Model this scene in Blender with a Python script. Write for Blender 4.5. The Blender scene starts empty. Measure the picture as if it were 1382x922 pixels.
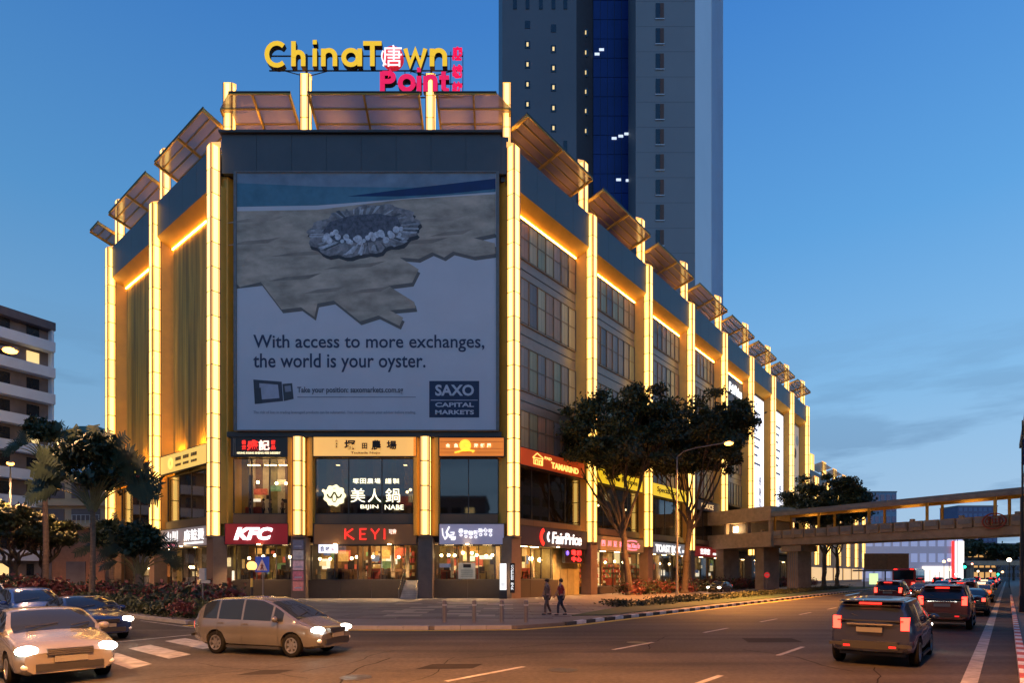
import bpy, bmesh, math, random
from mathutils import Matrix, Vector
R = math.radians
C = bpy.context.scene.collection
scene = bpy.context.scene
rnd = random.Random(7)

# ------------------------------------------------------------------ camera, sky, sun, exposure
F = 806.0; CX = 691.0; HY = 777.0; CH = 2.1      # focal length / centre / horizon of the 1382 px photograph, camera height
cam = bpy.data.cameras.new('camera'); camo = bpy.data.objects.new('camera', cam); C.objects.link(camo)
camo.location = (0, 0, CH); camo.rotation_euler = (R(90), 0, 0)
cam.sensor_width = 36; cam.lens = F/1382*36; cam.shift_y = (HY-461)/1382; cam.clip_end = 9000; cam.clip_start = .1
scene.camera = camo
world = bpy.data.worlds.new("World"); scene.world = world; world.use_nodes = True
nt = world.node_tree; N = nt.nodes; Lk = nt.links
for n in list(N): N.remove(n)
out = N.new('ShaderNodeOutputWorld'); bg = N.new('ShaderNodeBackground')
sky = N.new('ShaderNodeTexSky'); sky.sky_type = 'NISHITA'; sky.sun_disc = False
SUN_EL, SUN_ROT = R(2.0), R(150)
sky.sun_elevation = SUN_EL; sky.sun_rotation = SUN_ROT; sky.dust_density = 1.0; sky.ozone_density = 5.0
tc = N.new('ShaderNodeTexCoord'); sep = N.new('ShaderNodeSeparateXYZ')
Lk.new(tc.outputs['Generated'], sep.inputs[0])
# dusk gradient by elevation (even in every direction), with soft thin clouds low down
ramp = N.new('ShaderNodeValToRGB'); Lk.new(sep.outputs['Z'], ramp.inputs[0])
els = [(0.0,(.36,.49,.64)),(.10,(.32,.49,.68)),(.26,(.21,.44,.71)),(.46,(.105,.33,.67)),(.68,(.05,.21,.58)),(1.0,(.028,.13,.44))]
cr = ramp.color_ramp
cr.elements[0].position = els[0][0]; cr.elements[0].color = (*els[0][1],1)
cr.elements[1].position = els[-1][0]; cr.elements[1].color = (*els[-1][1],1)
for p,c in els[1:-1]:
    e = cr.elements.new(p); e.color = (*c,1)
mp = N.new('ShaderNodeMapping'); mp.inputs['Scale'].default_value = (1.6,1.6,9.0); mp.inputs['Location'].default_value = (.15,.9,.1)
Lk.new(tc.outputs['Generated'], mp.inputs[0])
cn = N.new('ShaderNodeTexNoise'); cn.inputs['Scale'].default_value = 2.4; cn.inputs['Detail'].default_value = 6; cn.inputs['Roughness'].default_value=.55
Lk.new(mp.outputs[0], cn.inputs[0])
cramp = N.new('ShaderNodeValToRGB'); cramp.color_ramp.elements[0].position=.47; cramp.color_ramp.elements[1].position=.58
Lk.new(cn.outputs[0], cramp.inputs[0])
zr = N.new('ShaderNodeMapRange'); zr.inputs[1].default_value=.02; zr.inputs[2].default_value=.36; zr.inputs[3].default_value=.95; zr.inputs[4].default_value=0.0
Lk.new(sep.outputs['Z'], zr.inputs[0])
mu = N.new('ShaderNodeMath'); mu.operation='MULTIPLY'; Lk.new(cramp.outputs[0], mu.inputs[0]); Lk.new(zr.outputs[0], mu.inputs[1])
mx = N.new('ShaderNodeMixRGB'); Lk.new(mu.outputs[0], mx.inputs[0]); Lk.new(ramp.outputs[0], mx.inputs[1]); mx.inputs[2].default_value=(.12,.235,.40,1)
# the sky texture's own brightness variation is blended over the gradient
skm = N.new('ShaderNodeMixRGB'); skm.blend_type='MULTIPLY'; skm.inputs[0].default_value=1; skm.inputs[2].default_value=(.07,.08,.10,1)
Lk.new(sky.outputs[0], skm.inputs[1])
# the west (right) keeps a little more of the evening light
ax_ = N.new('ShaderNodeMapRange'); ax_.inputs[1].default_value=-1; ax_.inputs[2].default_value=1; ax_.inputs[3].default_value=.80; ax_.inputs[4].default_value=1.22
Lk.new(sep.outputs['X'], ax_.inputs[0])
mz = N.new('ShaderNodeMixRGB'); mz.blend_type='MULTIPLY'; mz.inputs[0].default_value=1; Lk.new(mx.outputs[0], mz.inputs[1]); Lk.new(ax_.outputs[0], mz.inputs[2])
ad = N.new('ShaderNodeMixRGB'); ad.blend_type='ADD'; ad.inputs[0].default_value=.05
Lk.new(mz.outputs[0], ad.inputs[1]); Lk.new(skm.outputs[0], ad.inputs[2])
Lk.new(ad.outputs[0], bg.inputs[0]); bg.inputs[1].default_value = 1.0
Lk.new(bg.outputs[0], out.inputs[0])
sun = bpy.data.lights.new('sun','SUN'); sun.energy=.12; sun.angle=R(12); sun.color=(1,.78,.62)
suno = bpy.data.objects.new('sun', sun); C.objects.link(suno); suno.rotation_euler=(R(84),0,R(25))
scene.view_settings.view_transform='Standard'; scene.view_settings.look='None'; scene.view_settings.gamma=1; scene.view_settings.exposure=0
scene.render.engine='CYCLES'; scene.cycles.use_denoising=True; scene.cycles.max_bounces=5; scene.cycles.transparent_max_bounces=10
scene.cycles.diffuse_bounces=3; scene.cycles.glossy_bounces=3; scene.cycles.sample_clamp_indirect=4; scene.cycles.caustics_reflective=False; scene.cycles.caustics_refractive=False
scene.cycles.use_light_tree=True

# ------------------------------------------------------------------ helpers
def G(px, py): Y = F*CH/(py-HY); return ((px-CX)/F*Y, Y)
def XZ(px, py, Y): return ((px-CX)/F*Y, CH+(HY-py)/F*Y)
MATS = {}
def mat(name, col, rough=.6, metal=0, noise=.18, ns=2.0, emit=None, es=0, bump=0, bs=20, spec=.5, coat=0, col2=None, stretch=None):
    if name in MATS: return MATS[name]
    m = bpy.data.materials.new(name); MATS[name]=m; m.use_nodes=True
    n=m.node_tree.nodes; l=m.node_tree.links; b=n['Principled BSDF']
    b.inputs['Base Color'].default_value=(*col,1); b.inputs['Roughness'].default_value=rough; b.inputs['Metallic'].default_value=metal
    b.inputs['Specular IOR Level'].default_value=spec; b.inputs['Coat Weight'].default_value=coat; b.inputs['Coat Roughness'].default_value=.05
    t=n.new('ShaderNodeTexCoord'); mpn=n.new('ShaderNodeMapping'); l.new(t.outputs['Object'],mpn.inputs[0])
    if stretch: mpn.inputs['Scale'].default_value=stretch
    if noise or col2:
        x=n.new('ShaderNodeTexNoise'); x.inputs['Scale'].default_value=ns; x.inputs['Detail'].default_value=5; x.inputs['Roughness'].default_value=.6
        l.new(mpn.outputs[0],x.inputs[0])
        r=n.new('ShaderNodeValToRGB'); l.new(x.outputs[0],r.inputs[0])
        r.color_ramp.elements[0].position=.3; r.color_ramp.elements[1].position=.7
        lo=tuple(c*(1-noise) for c in col); hi=tuple(min(1,c*(1+noise)) for c in (col2 or col))
        r.color_ramp.elements[0].color=(*lo,1); r.color_ramp.elements[1].color=(*hi,1)
        l.new(r.outputs[0],b.inputs['Base Color'])
        rr=n.new('ShaderNodeMapRange'); rr.inputs[3].default_value=max(0.02,rough*.8); rr.inputs[4].default_value=min(1,rough*1.25)
        l.new(x.outputs[0],rr.inputs[0]); l.new(rr.outputs[0],b.inputs['Roughness'])
    if bump:
        y=n.new('ShaderNodeTexNoise'); y.inputs['Scale'].default_value=bs; y.inputs['Detail'].default_value=4; l.new(mpn.outputs[0],y.inputs[0])
        u=n.new('ShaderNodeBump'); u.inputs['Strength'].default_value=bump; u.inputs['Distance'].default_value=.02
        l.new(y.outputs[0],u.inputs['Height']); l.new(u.outputs[0],b.inputs['Normal'])
    if emit: b.inputs['Emission Color'].default_value=(*emit,1); b.inputs['Emission Strength'].default_value=es
    return m
def glass(name, tint=(.8,.85,.9), refl=.12, rough=.03):
    if name in MATS: return MATS[name]
    m=bpy.data.materials.new(name); MATS[name]=m; m.use_nodes=True; n=m.node_tree.nodes; l=m.node_tree.links
    n.remove(n['Principled BSDF']); o=n['Material Output']
    tr=n.new('ShaderNodeBsdfTransparent'); tr.inputs[0].default_value=(*tint,1)
    gl=n.new('ShaderNodeBsdfGlossy'); gl.inputs['Roughness'].default_value=rough
    fr=n.new('ShaderNodeFresnel'); fr.inputs[0].default_value=1.5
    ma=n.new('ShaderNodeMath'); ma.operation='ADD'; ma.inputs[1].default_value=refl; l.new(fr.outputs[0],ma.inputs[0])
    ge=n.new('ShaderNodeNewGeometry'); iv=n.new('ShaderNodeMath'); iv.operation='SUBTRACT'; iv.inputs[0].default_value=1; l.new(ge.outputs['Backfacing'],iv.inputs[1])
    mm=n.new('ShaderNodeMath'); mm.operation='MULTIPLY'; l.new(ma.outputs[0],mm.inputs[0]); l.new(iv.outputs[0],mm.inputs[1])   # the far face of a thin pane adds no second reflection
    x=n.new('ShaderNodeMixShader'); l.new(mm.outputs[0],x.inputs[0]); l.new(tr.outputs[0],x.inputs[1]); l.new(gl.outputs[0],x.inputs[2]); l.new(x.outputs[0],o.inputs[0])
    return m
class MB:
    def __init__(s): s.v=[]; s.f=[]; s.m=[]
    def add(s, vs, fs, mi=0, M=None):
        b=len(s.v)
        if M is not None: vs=[tuple(M@Vector(v)) for v in vs]
        s.v+=[tuple(v) for v in vs]; s.f+=[tuple(i+b for i in f) for f in fs]; s.m+=[mi]*len(fs); return s
    def box(s,x0,x1,y0,y1,z0,z1,mi=0,M=None):
        return s.add([(x0,y0,z0),(x1,y0,z0),(x1,y1,z0),(x0,y1,z0),(x0,y0,z1),(x1,y0,z1),(x1,y1,z1),(x0,y1,z1)],
            [(0,3,2,1),(4,5,6,7),(0,1,5,4),(1,2,6,5),(2,3,7,6),(3,0,4,7)],mi,M)
    def prism(s,poly,z0,z1,mi=0,M=None):       # poly in xy, ccw
        n=len(poly); vs=[(x,y,z0) for x,y in poly]+[(x,y,z1) for x,y in poly]
        fs=[tuple(range(n-1,-1,-1)),tuple(range(n,2*n))]+[(i,(i+1)%n,(i+1)%n+n,i+n) for i in range(n)]
        return s.add(vs,fs,mi,M)
    def vprism(s,poly,y0,y1,mi=0,M=None):      # poly in xz (seen from -y, ccw), thickness along y (y0 front)
        n=len(poly); vs=[(x,y0,z) for x,z in poly]+[(x,y1,z) for x,z in poly]
        fs=[tuple(range(n)),tuple(range(2*n-1,n-1,-1))]+[(i,i+n,(i+1)%n+n,(i+1)%n) for i in range(n)]
        return s.add(vs,fs,mi,M)
    def tube(s,p0,p1,r0,r1=None,n=8,mi=0,cap=True):
        r1=r0 if r1 is None else r1; p0=Vector(p0); p1=Vector(p1); d=(p1-p0)
        if d.length<1e-6: return s
        d.normalize(); a=d.orthogonal().normalized(); b=d.cross(a)
        vs=[p0+(a*math.cos(t)+b*math.sin(t))*r0 for t in [2*math.pi*i/n for i in range(n)]]+[p1+(a*math.cos(t)+b*math.sin(t))*r1 for t in [2*math.pi*i/n for i in range(n)]]
        fs=[(i,(i+1)%n,(i+1)%n+n,i+n) for i in range(n)]
        if cap: fs+=[tuple(range(n-1,-1,-1)),tuple(range(n,2*n))]
        return s.add(vs,fs,mi)
    def ball(s,c,r,n=10,k=6,mi=0,sz=1,sx=1,sy=1):
        vs=[(c[0],c[1],c[2]-r*sz)]; fs=[]
        for j in range(1,k):
            a=-math.pi/2+math.pi*j/k
            for i in range(n):
                t=2*math.pi*i/n; vs.append((c[0]+r*sx*math.cos(a)*math.cos(t),c[1]+r*sy*math.cos(a)*math.sin(t),c[2]+r*sz*math.sin(a)))
        vs.append((c[0],c[1],c[2]+r*sz)); L=len(vs)-1
        for i in range(n):
            fs.append((0,1+(i+1)%n,1+i)); fs.append((L,L-n+i,L-n+(i+1)%n))
        for j in range(k-2):
            for i in range(n):
                a=1+j*n+i; b=1+j*n+(i+1)%n; fs.append((a,b,b+n,a+n))
        return s.add(vs,fs,mi)
    def ribbon(s,pts,w,y0,y1,mi=0,mi_side=None):   # thick stroke in the xz plane
        n=len(pts); Lf=[];Rt=[]
        for i,(x,z) in enumerate(pts):
            if i==0: d=(pts[1][0]-x,pts[1][1]-z)
            elif i==n-1: d=(x-pts[-2][0],z-pts[-2][1])
            else:
                a=Vector((x-pts[i-1][0],z-pts[i-1][1])).normalized(); b=Vector((pts[i+1][0]-x,pts[i+1][1]-z)).normalized(); d=a+b
            d=Vector(d).normalized(); nx,nz=-d[1],d[0]; k=1
            if 0<i<n-1:
                k=1/max(.45,abs(Vector((nx,nz)).dot(Vector((-a[1],a[0])))))
            Lf.append((x+nx*w/2*k,z+nz*w/2*k)); Rt.append((x-nx*w/2*k,z-nz*w/2*k))
        for i in range(n-1):
            q=[Rt[i],Rt[i+1],Lf[i+1],Lf[i]]
            vs=[(x,y0,z) for x,z in q]+[(x,y1,z) for x,z in q]
            s.add(vs,[(0,1,2,3)],mi); s.add(vs,[(7,6,5,4),(0,4,5,1),(2,6,7,3)],mi if mi_side is None else mi_side)
            if i==0: s.add(vs,[(3,7,4,0)],mi if mi_side is None else mi_side)
            if i==n-2: s.add(vs,[(1,5,6,2)],mi if mi_side is None else mi_side)
        return s
    def mesh(s,name,mats,smooth=False):
        me=bpy.data.meshes.new(name); me.from_pydata(s.v,[],s.f)
        if not isinstance(mats,(list,tuple)): mats=[mats]
        for m in mats: me.materials.append(m)
        if len(mats)>1: me.polygons.foreach_set('material_index',s.m)
        if smooth: me.polygons.foreach_set('use_smooth',[True]*len(me.polygons))
        me.update(); return me
    def build(s,name,mats,parent=None,M=None,smooth=False,**tags):
        return link(name,s.mesh(name,mats,smooth),parent,M,**tags)
def link(name,me,parent=None,M=None,**tags):
    o=bpy.data.objects.new(name,me); C.objects.link(o)
    if parent is not None: o.parent=parent
    if M is not None: o.matrix_basis=M
    for k,v in tags.items(): o[k]=v
    return o
def thing(name,label,cat,loc=(0,0,0),rz=0,group=None):
    o=bpy.data.objects.new(name,None); C.objects.link(o); o.location=loc; o.rotation_euler=(0,0,rz); o['label']=label; o['category']=cat
    if group: o['group']=group
    return o
KIDS={}
def copy_tree(root,loc,rz,label=None,group=None):
    ch={}
    for o in C.objects:
        if o.parent: ch.setdefault(o.parent.name,[]).append(o)
    def rec(o,par):
        c=o.copy(); C.objects.link(c); c.parent=par
        for k in ch.get(o.name,[]): rec(k,c)
        return c
    r=rec(root,None); r.location=loc; r.rotation_euler=(0,0,rz)
    if label: r['label']=label
    if group: r['group']=group
    return r
def fm(ox,oy,ang,oz=0): return Matrix.Translation((ox,oy,oz))@Matrix.Rotation(ang,4,'Z')
TXT={}
def text_mesh(body,bold=0,shear=0,mats=None,depth=.03):
    cu=bpy.data.curves.new('lettering','FONT'); cu.body=body; cu.size=1; cu.extrude=.5; cu.offset=bold; cu.shear=shear; cu.resolution_u=3
    o=bpy.data.objects.new('lettering',cu); C.objects.link(o); dg=bpy.context.evaluated_depsgraph_get()
    me=bpy.data.meshes.new_from_object(o.evaluated_get(dg)); bpy.data.objects.remove(o); bpy.data.curves.remove(cu); return me
def fit_text(body,x0,x1,z0,z1,y,m,parent,name='lettering',bold=0.0,shear=0,depth=.04,M=None):
    """letters standing in the xz plane, front at y, fitted to the box"""
    me=text_mesh(body,bold,shear); xs=[v.co.x for v in me.vertices]; ys=[v.co.y for v in me.vertices]
    if not xs: return None
    a,b,c,d=min(xs),max(xs),min(ys),max(ys)
    for v in me.vertices:
        x,yy,z=v.co; v.co=(x0+(x-a)/(b-a)*(x1-x0), y+depth*(.5-z), z0+(yy-c)/(d-c)*(z1-z0))
    me.name=name; me.materials.clear(); me.materials.append(m)
    for p in me.polygons: p.material_index=0; p.use_smooth=False
    return link(name,me,parent,M)
def arc(cx,cz,rx,rz,a0,a1,n=12): return [(cx+rx*math.cos(R(a0+(a1-a0)*i/n)),cz+rz*math.sin(R(a0+(a1-a0)*i/n))) for i in range(n+1)]

ORD=['first','second','third','fourth','fifth','sixth','seventh','eighth','ninth','tenth','eleventh','twelfth','thirteenth']
# ------------------------------------------------------------------ materials
def asphalt_mat():
    m=mat('asphalt',(.058,.052,.046),rough=.7,spec=.15,noise=.3,ns=.35,bump=.35,bs=60); n=m.node_tree.nodes; l=m.node_tree.links; b=n['Principled BSDF']
    src=b.inputs['Base Color'].links[0].from_socket; t=n.new('ShaderNodeTexCoord'); mp_=n.new('ShaderNodeMapping'); mp_.inputs['Rotation'].default_value=(0,0,-math.atan2(1,.83)); mp_.inputs['Scale'].default_value=(.05,1.1,1); l.new(t.outputs['Object'],mp_.inputs[0])
    x=n.new('ShaderNodeTexNoise'); x.inputs['Scale'].default_value=1.0; x.inputs['Detail'].default_value=6; l.new(mp_.outputs[0],x.inputs[0])
    y=n.new('ShaderNodeTexNoise'); y.inputs['Scale'].default_value=9; y.inputs['Detail'].default_value=8; l.new(t.outputs['Object'],y.inputs[0])
    r=n.new('ShaderNodeMapRange'); r.inputs[1].default_value=.3; r.inputs[2].default_value=.7; r.inputs[3].default_value=.62; r.inputs[4].default_value=1.35; l.new(x.outputs[0],r.inputs[0])
    r2=n.new('ShaderNodeMapRange'); r2.inputs[1].default_value=.3; r2.inputs[2].default_value=.7; r2.inputs[3].default_value=.75; r2.inputs[4].default_value=1.25; l.new(y.outputs[0],r2.inputs[0])
    mm=n.new('ShaderNodeMath'); mm.operation='MULTIPLY'; l.new(r.outputs[0],mm.inputs[0]); l.new(r2.outputs[0],mm.inputs[1])
    q=n.new('ShaderNodeMixRGB'); q.blend_type='MULTIPLY'; q.inputs[0].default_value=1; l.new(src,q.inputs[1]); l.new(mm.outputs[0],q.inputs[2]); l.new(q.outputs[0],b.inputs['Base Color'])
    return m
M_asph=asphalt_mat()
M_pave=mat('paving',(.15,.13,.115),rough=.6,spec=.3,noise=.3,ns=.6,bump=.2,bs=30)
M_pave2=mat('paving_dark',(.11,.095,.085),rough=.6,spec=.3,noise=.3,ns=.9,bump=.2,bs=30)
M_joint=mat('joint',(.07,.065,.06),rough=.9)
M_kerbw=mat('kerb_white',(.6,.58,.55),rough=.7,noise=.25,ns=4)
M_kerbb=mat('kerb_black',(.05,.05,.05),rough=.7)
M_conc=mat('concrete',(.30,.28,.26),rough=.8,noise=.2,ns=1.5,bump=.2)
M_white=mat('road_paint',(.30,.285,.26),rough=.7,noise=.45,ns=3,spec=.2)
M_yel=mat('yellow_paint',(.75,.52,.06),rough=.6,noise=.25,ns=5)
M_grass=mat('grass',(.03,.06,.02),rough=.9,noise=.4,ns=3)
M_slate=mat('slate_cladding',(.075,.082,.095),rough=.45,noise=.12,ns=.4,spec=.5)
M_brown=mat('brown_cladding',(.20,.115,.06),rough=.5,noise=.12,ns=.5)
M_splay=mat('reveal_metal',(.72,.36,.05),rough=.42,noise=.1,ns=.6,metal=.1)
M_dark=mat('dark_metal',(.03,.03,.035),rough=.4,noise=.1)
M_frame=mat('window_frame',(.07,.06,.055),rough=.4,metal=.4,noise=.1)
M_hot=mat('pillar_core_light',(.8,.7,.5),rough=.4,noise=0,emit=(1,.60,.13),es=3.8)
M_lamp=mat('pillar_light',(.8,.7,.5),rough=.4,noise=0,emit=(1,.42,.05),es=1.6)
def vary(m,lo,hi):
    n=m.node_tree.nodes; l=m.node_tree.links; b=n['Principled BSDF']; oi=n.new('ShaderNodeObjectInfo'); r=n.new('ShaderNodeMapRange'); e=b.inputs['Emission Strength'].default_value
    r.inputs[3].default_value=e*lo; r.inputs[4].default_value=e*hi; l.new(oi.outputs['Random'],r.inputs[0]); l.new(r.outputs[0],b.inputs['Emission Strength'])
vary(M_hot,.72,1.12); vary(M_lamp,.7,1.15)
M_strip=mat('strip_light',(.8,.6,.3),noise=0,emit=(1,.46,.07),es=48)
M_gold=mat('gold_rib',(.62,.36,.08),rough=.35,metal=.5,noise=.1)
M_perf=mat('canopy_mesh',(.42,.26,.20),rough=.55,noise=.12,ns=5,stretch=(1,12,1))
_n=M_perf.node_tree.nodes; _l=M_perf.node_tree.links; _t=_n.new('ShaderNodeBsdfTransparent'); _x=_n.new('ShaderNodeMixShader'); _x.inputs[0].default_value=.16   # fine perforation, too small to see singly
_l.new(_n['Principled BSDF'].outputs[0],_x.inputs[1]); _l.new(_t.outputs[0],_x.inputs[2]); _l.new(_x.outputs[0],_n['Material Output'].inputs[0])
M_core=mat('core_wall',(.16,.14,.12),rough=.8)
M_floor=mat('shop_floor',(.3,.24,.18),rough=.35)
M_wood=mat('wood',(.25,.13,.05),rough=.45,noise=.3,ns=3,stretch=(1,1,12))
M_cream=mat('cream_wall',(.65,.52,.32),rough=.7)
M_bulb=mat('bulb',(1,.9,.6),noise=0,emit=(1,.66,.28),es=30)
M_tube=mat('light_panel',(1,.95,.8),noise=0,emit=(1,.68,.30),es=20)
M_glass=glass('shop_glass',(.9,.9,.9),.03)
M_glassd=glass('dark_glass',(.4,.4,.4),.12)
M_wlet=mat('white_letter',(.8,.8,.8),noise=0,emit=(1,.97,.95),es=1.5)
# ------------------------------------------------------------------ ground, road, pavements
KD=(.8127,1.0)
MB().box(-3000,3000,-1500,5000,-.6,-.12).build('ground',mat('ground_soil',(.08,.075,.06),noise=.3,ns=.05),kind='structure')
road=MB().box(-260,420,-120,420,-.115,0).build('road',M_asph,kind='structure')
kerb_pts=[(4.3+.8127*260,27.7+260),(-60,287.7),(-88.7,180),(-88.7,86.9),(-15.5,26.9),(-13.4,25.3),(-10.8,24.0),(-7.2,23.3),(-3,23.05),(0.2,23.4),(2.2,25.0),(4.3,27.7)]
pave=MB().prism(kerb_pts,-.05,.13).build('pavement',M_pave,kind='structure')
# kerb stones along the pavement edge
def kerb_run(p0,p1,step,mats,parent,h=.15,w=.22,side=1):
    a=Vector(p0);b=Vector(p1);d=(b-a);L=d.length;d.normalize();ang=math.atan2(d.y,d.x);n=int(L/step)
    ms=[MB().box(.012,step-.012,-w/2,w/2,-.02,h).mesh('kerb_stone',m) for m in mats]
    for i in range(n):
        p=a+d*(i*step); link('kerb_stone',ms[i%len(ms)],parent,fm(p.x,p.y,ang,rnd.uniform(-.006,.006)))
kerb_run((4.3,27.7),(4.3+.8127*82,27.7+82),.8,[M_kerbb,M_kerbw],pave)
for i in range(5,10): kerb_run(kerb_pts[i-1],kerb_pts[i],1.0,[M_conc],pave)
kerb_run((2.2,25.0),(4.3,27.7),.8,[M_kerbb,M_kerbw],pave)
kerb_run((-15.5,26.9),(-15.5-1.2208*26,26.9+26),1.0,[M_conc],pave)
# footpath of stone slabs round the corner of the plaza, slabs laid with open joints
slab=[MB().box(.02,1.78,.02,1.18,0,.022).mesh('paving_slab',m) for m in (M_pave2,M_pave,mat('paving_warm',(.23,.19,.15),rough=.5,noise=.3,ns=1.1,bump=.2,bs=30))]
for j in range(13):
    for i in range(20):
        x=-21.5+i*1.8+(j%2)*.9; y=27.2+j*1.2
        inside = x*.7756*0+ (x+.9) < (-18.2+.8127*(y))-1.2 and (x+15.5)*.6337+(y-26.9)*.7736>1.2
        if y<42.5 and inside and len(pave.children)<420: link('paving_slab',slab[rnd.choice((0,1,1,2))],pave,fm(x,y,0,.128+rnd.uniform(-.004,.004)))
# median on the right of the edge line: striped kerb and brown paving
def online(off,Y): return (.83*Y+off,Y)
mp_=[online(.45,2),online(40,2),online(40,260),online(.45,260)]
med=MB().prism([mp_[0],mp_[1],mp_[2],mp_[3]],-.05,.12).build('footway',M_pave2,kind='structure')
M_kr=mat('kerb_red',(.45,.08,.04),rough=.6,noise=.2); 
kerb_run(online(.33,8),online(.33,60),.7,[M_kr,M_kerbw],med,h=.17,w=.16)
RDr=math.atan2(1,.83); SDr=math.atan2(-.6337,.7736)
def strip(pts,w,m,name,z=.004,par=road):
    b=MB()
    for (p,q) in zip(pts[:-1],pts[1:]):
        a=Vector(p);c=Vector(q);d=(c-a).normalized();n=Vector((-d.y,d.x))*w/2
        b.add([(a.x-n.x,a.y-n.y,z),(c.x-n.x,c.y-n.y,z),(c.x+n.x,c.y+n.y,z),(a.x+n.x,a.y+n.y,z)],[(0,1,2,3)])
    return b.build(name,m,par)
strip([online(-.75,3),online(-.75,200)],.26,M_white,'edge_line')
for off in (-6.0,-11.1):
    for k in range(-2,24):
        y0=11.6+k*5.0+(0 if off>-7 else 1.2)
        if y0>4: strip([online(off,y0-1.0),online(off,y0+.9)],.13,M_white,'lane_dash',)
yl=[(4.3+.8127*60-.0,87.7)]; 
for w in (.32,.52):
    pts=[(4.3+.8127*t+w*.776,27.7+t-w*.63) for t in (90,60,30,0)]+[(2.2+w*.75,25.0-w*.6),(.2+w*.3,23.4-w),(-3,23.05-w),(-7.2-w*.2,23.3-w),(-10.8-w*.4,24-w*.9),(-13.4-w*.55,25.3-w*.85)]
    strip(pts,.12,M_yel,'yellow_line',z=.004)  # double kerb lines, yellow brightened in place of a headlight trail
# zebra crossing over the side street, stop lines
for (a,b,c,d) in (((173,876),(203,871),(258,884),(228,890)),((222,866),(250,862),(300,872),(274,877)),((130,888),(158,882),(205,897),(176,904)),((268,858),(294,855),(338,863),(314,867))):
    q=[G(*p) for p in (a,d,c,b)]
    MB().add([(x,y,.004) for x,y in q],[(0,1,2,3)]).build('crossing_stripe',M_white,road)
strip([G(150,868),G(300,853.5)],.14,M_white,'give_way_line'); strip([G(190,838.5),G(262,848)],.1,M_white,'side_line')
# dark asphalt patches and manhole covers in the near carriageway
M_patch=mat('asphalt_patch',(.026,.023,.021),rough=.8,spec=.1,noise=.35,ns=2,bump=.3,bs=50)
for (x0,y0,x1,y1) in ((318,912,385,905),(560,904,640,897),(1010,868,1060,862)):
    a=G(x0,y0);b=G(x1,y1);
    MB().add([(a[0],a[1],.003),(b[0],a[1]+.1,.003),(b[0]+.2,b[1],.003),(a[0]+.3,b[1],.003)],[(0,1,2,3)]).build('road_patch',M_patch,road)
M_crk=mat('tar_seam',(.015,.014,.013),rough=.9,spec=.1,noise=.2)
for k in range(16):
    x=rnd.uniform(-9,9); y=rnd.uniform(9,26)
    if (x-(-18.2+.8127*y))<.8: y=rnd.uniform(9,15)
    a=rnd.choice((RDr,RDr,SDr))+rnd.uniform(-.25,.25) if k%3 else rnd.uniform(0,3); pts=[(x,y)]
    for j in range(9): a+=rnd.uniform(-.3,.3); pts.append((pts[-1][0]+math.cos(a)*.45,pts[-1][1]+math.sin(a)*.45))
    if all((px_-(-18.2+.8127*py_))>.6 or py_<22.5 for px_,py_ in pts): strip(pts,rnd.uniform(.02,.045),M_crk,'tar_seam',z=.0025)
for px,py in ((480,915),(760,905),(860,868)):
    x,y=G(px,py); MB().tube((x,y,-.01),(x,y,.006),.33,n=20).build('manhole_cover',M_dark,road)
# planted verge beside the main kerb
vp=[(5.2+.8127*t-.3,29.9+t) for t in (0,70)]
MB().prism([(2.9,29.0),(vp[0][0]-.2,vp[0][1]-.6),(vp[1][0],vp[1][1]),(vp[1][0]-4.2,vp[1][1]+3.4),(1.5+.8127*8,31.6+8)],.10,.17).build('verge',M_grass,kind='structure')

# ------------------------------------------------------------------ the shopping centre
FA=fm(-.06,51,math.atan2(.776,.6307)); FL=fm(-25.37,51,math.atan2(-.6337,.7736)); FF=fm(0,51,0)
aR=math.atan2(.776,.6307); aL=math.atan2(-.6337,.7736)
B=12.69; BL=12.63
mall=thing('shopping_centre','corner shopping centre edged with tall glowing yellow light pillars and roof canopies','shopping centre',(0,0,0))
# solid core
def toW(Fm,x,y): v=Fm@Vector((x,y,0)); return (v.x,v.y)
def core_poly(ins):
    return [toW(FF,-25.0+ins*.35,ins),toW(FF,-.4-ins*.45,ins),toW(FA,8*B+.8,ins),toW(FA,8*B+.8,40),toW(FL,-2*BL-.9,60),toW(FL,-2*BL-.9,ins)]
MB().prism(core_poly(3.4),.0,14.0).build('lower_core',M_core,mall)
MB().prism(core_poly(1.3),14.0,38.5).build('upper_core',M_core,mall)
MB().prism(core_poly(.6),38.5,38.72).build('roof',mat('roof_slab',(.16,.16,.16)),mall)
# light pillar master: 16 glowing segments on a dark core
def pillar_meshes(w,h,seg):
    n=round(h/seg); sg=h/n; core=MB().box(-w+.07,w-.07,-w+.07,w-.07,0,h-.05)
    for sx in (-1,1):
        for sy in (-1,1): core.box(sx*w-.035*(1+sx),sx*w+.035*(1-sx),sy*w-.035*(1+sy),sy*w+.035*(1-sy),0,h)
    pan=MB(); g=.045
    a=-w+.07; e=w-.07; q=.16
    for u0,u1,mi in ((a,a+q,0),(a+q,e-q,1),(e-q,e,0)):
        pan.box(u0,u1,-w+.01,-w+.06,g,sg-g,mi); pan.box(-w+.01,-w+.06,u0,u1,g,sg-g,mi); pan.box(w-.06,w-.01,u0,u1,g,sg-g,mi)
    return core.mesh('light_pillar',M_frame),pan.mesh('light_panel',[M_lamp,M_hot]),n,sg,MB().add([(-w,-w,h),(w,-w,h),(w,w,h),(-w,w,h),(-w,w,h+.5),(w,w,h+.5)],[(0,1,5,4),(1,2,5),(0,4,3),(2,3,4,5)]).mesh('cap',M_lamp)
PM=pillar_meshes(.42,33.2,2.08); PU=pillar_meshes(.40,5.7,1.9); PF=pillar_meshes(.42,8.38,2.1)
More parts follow.
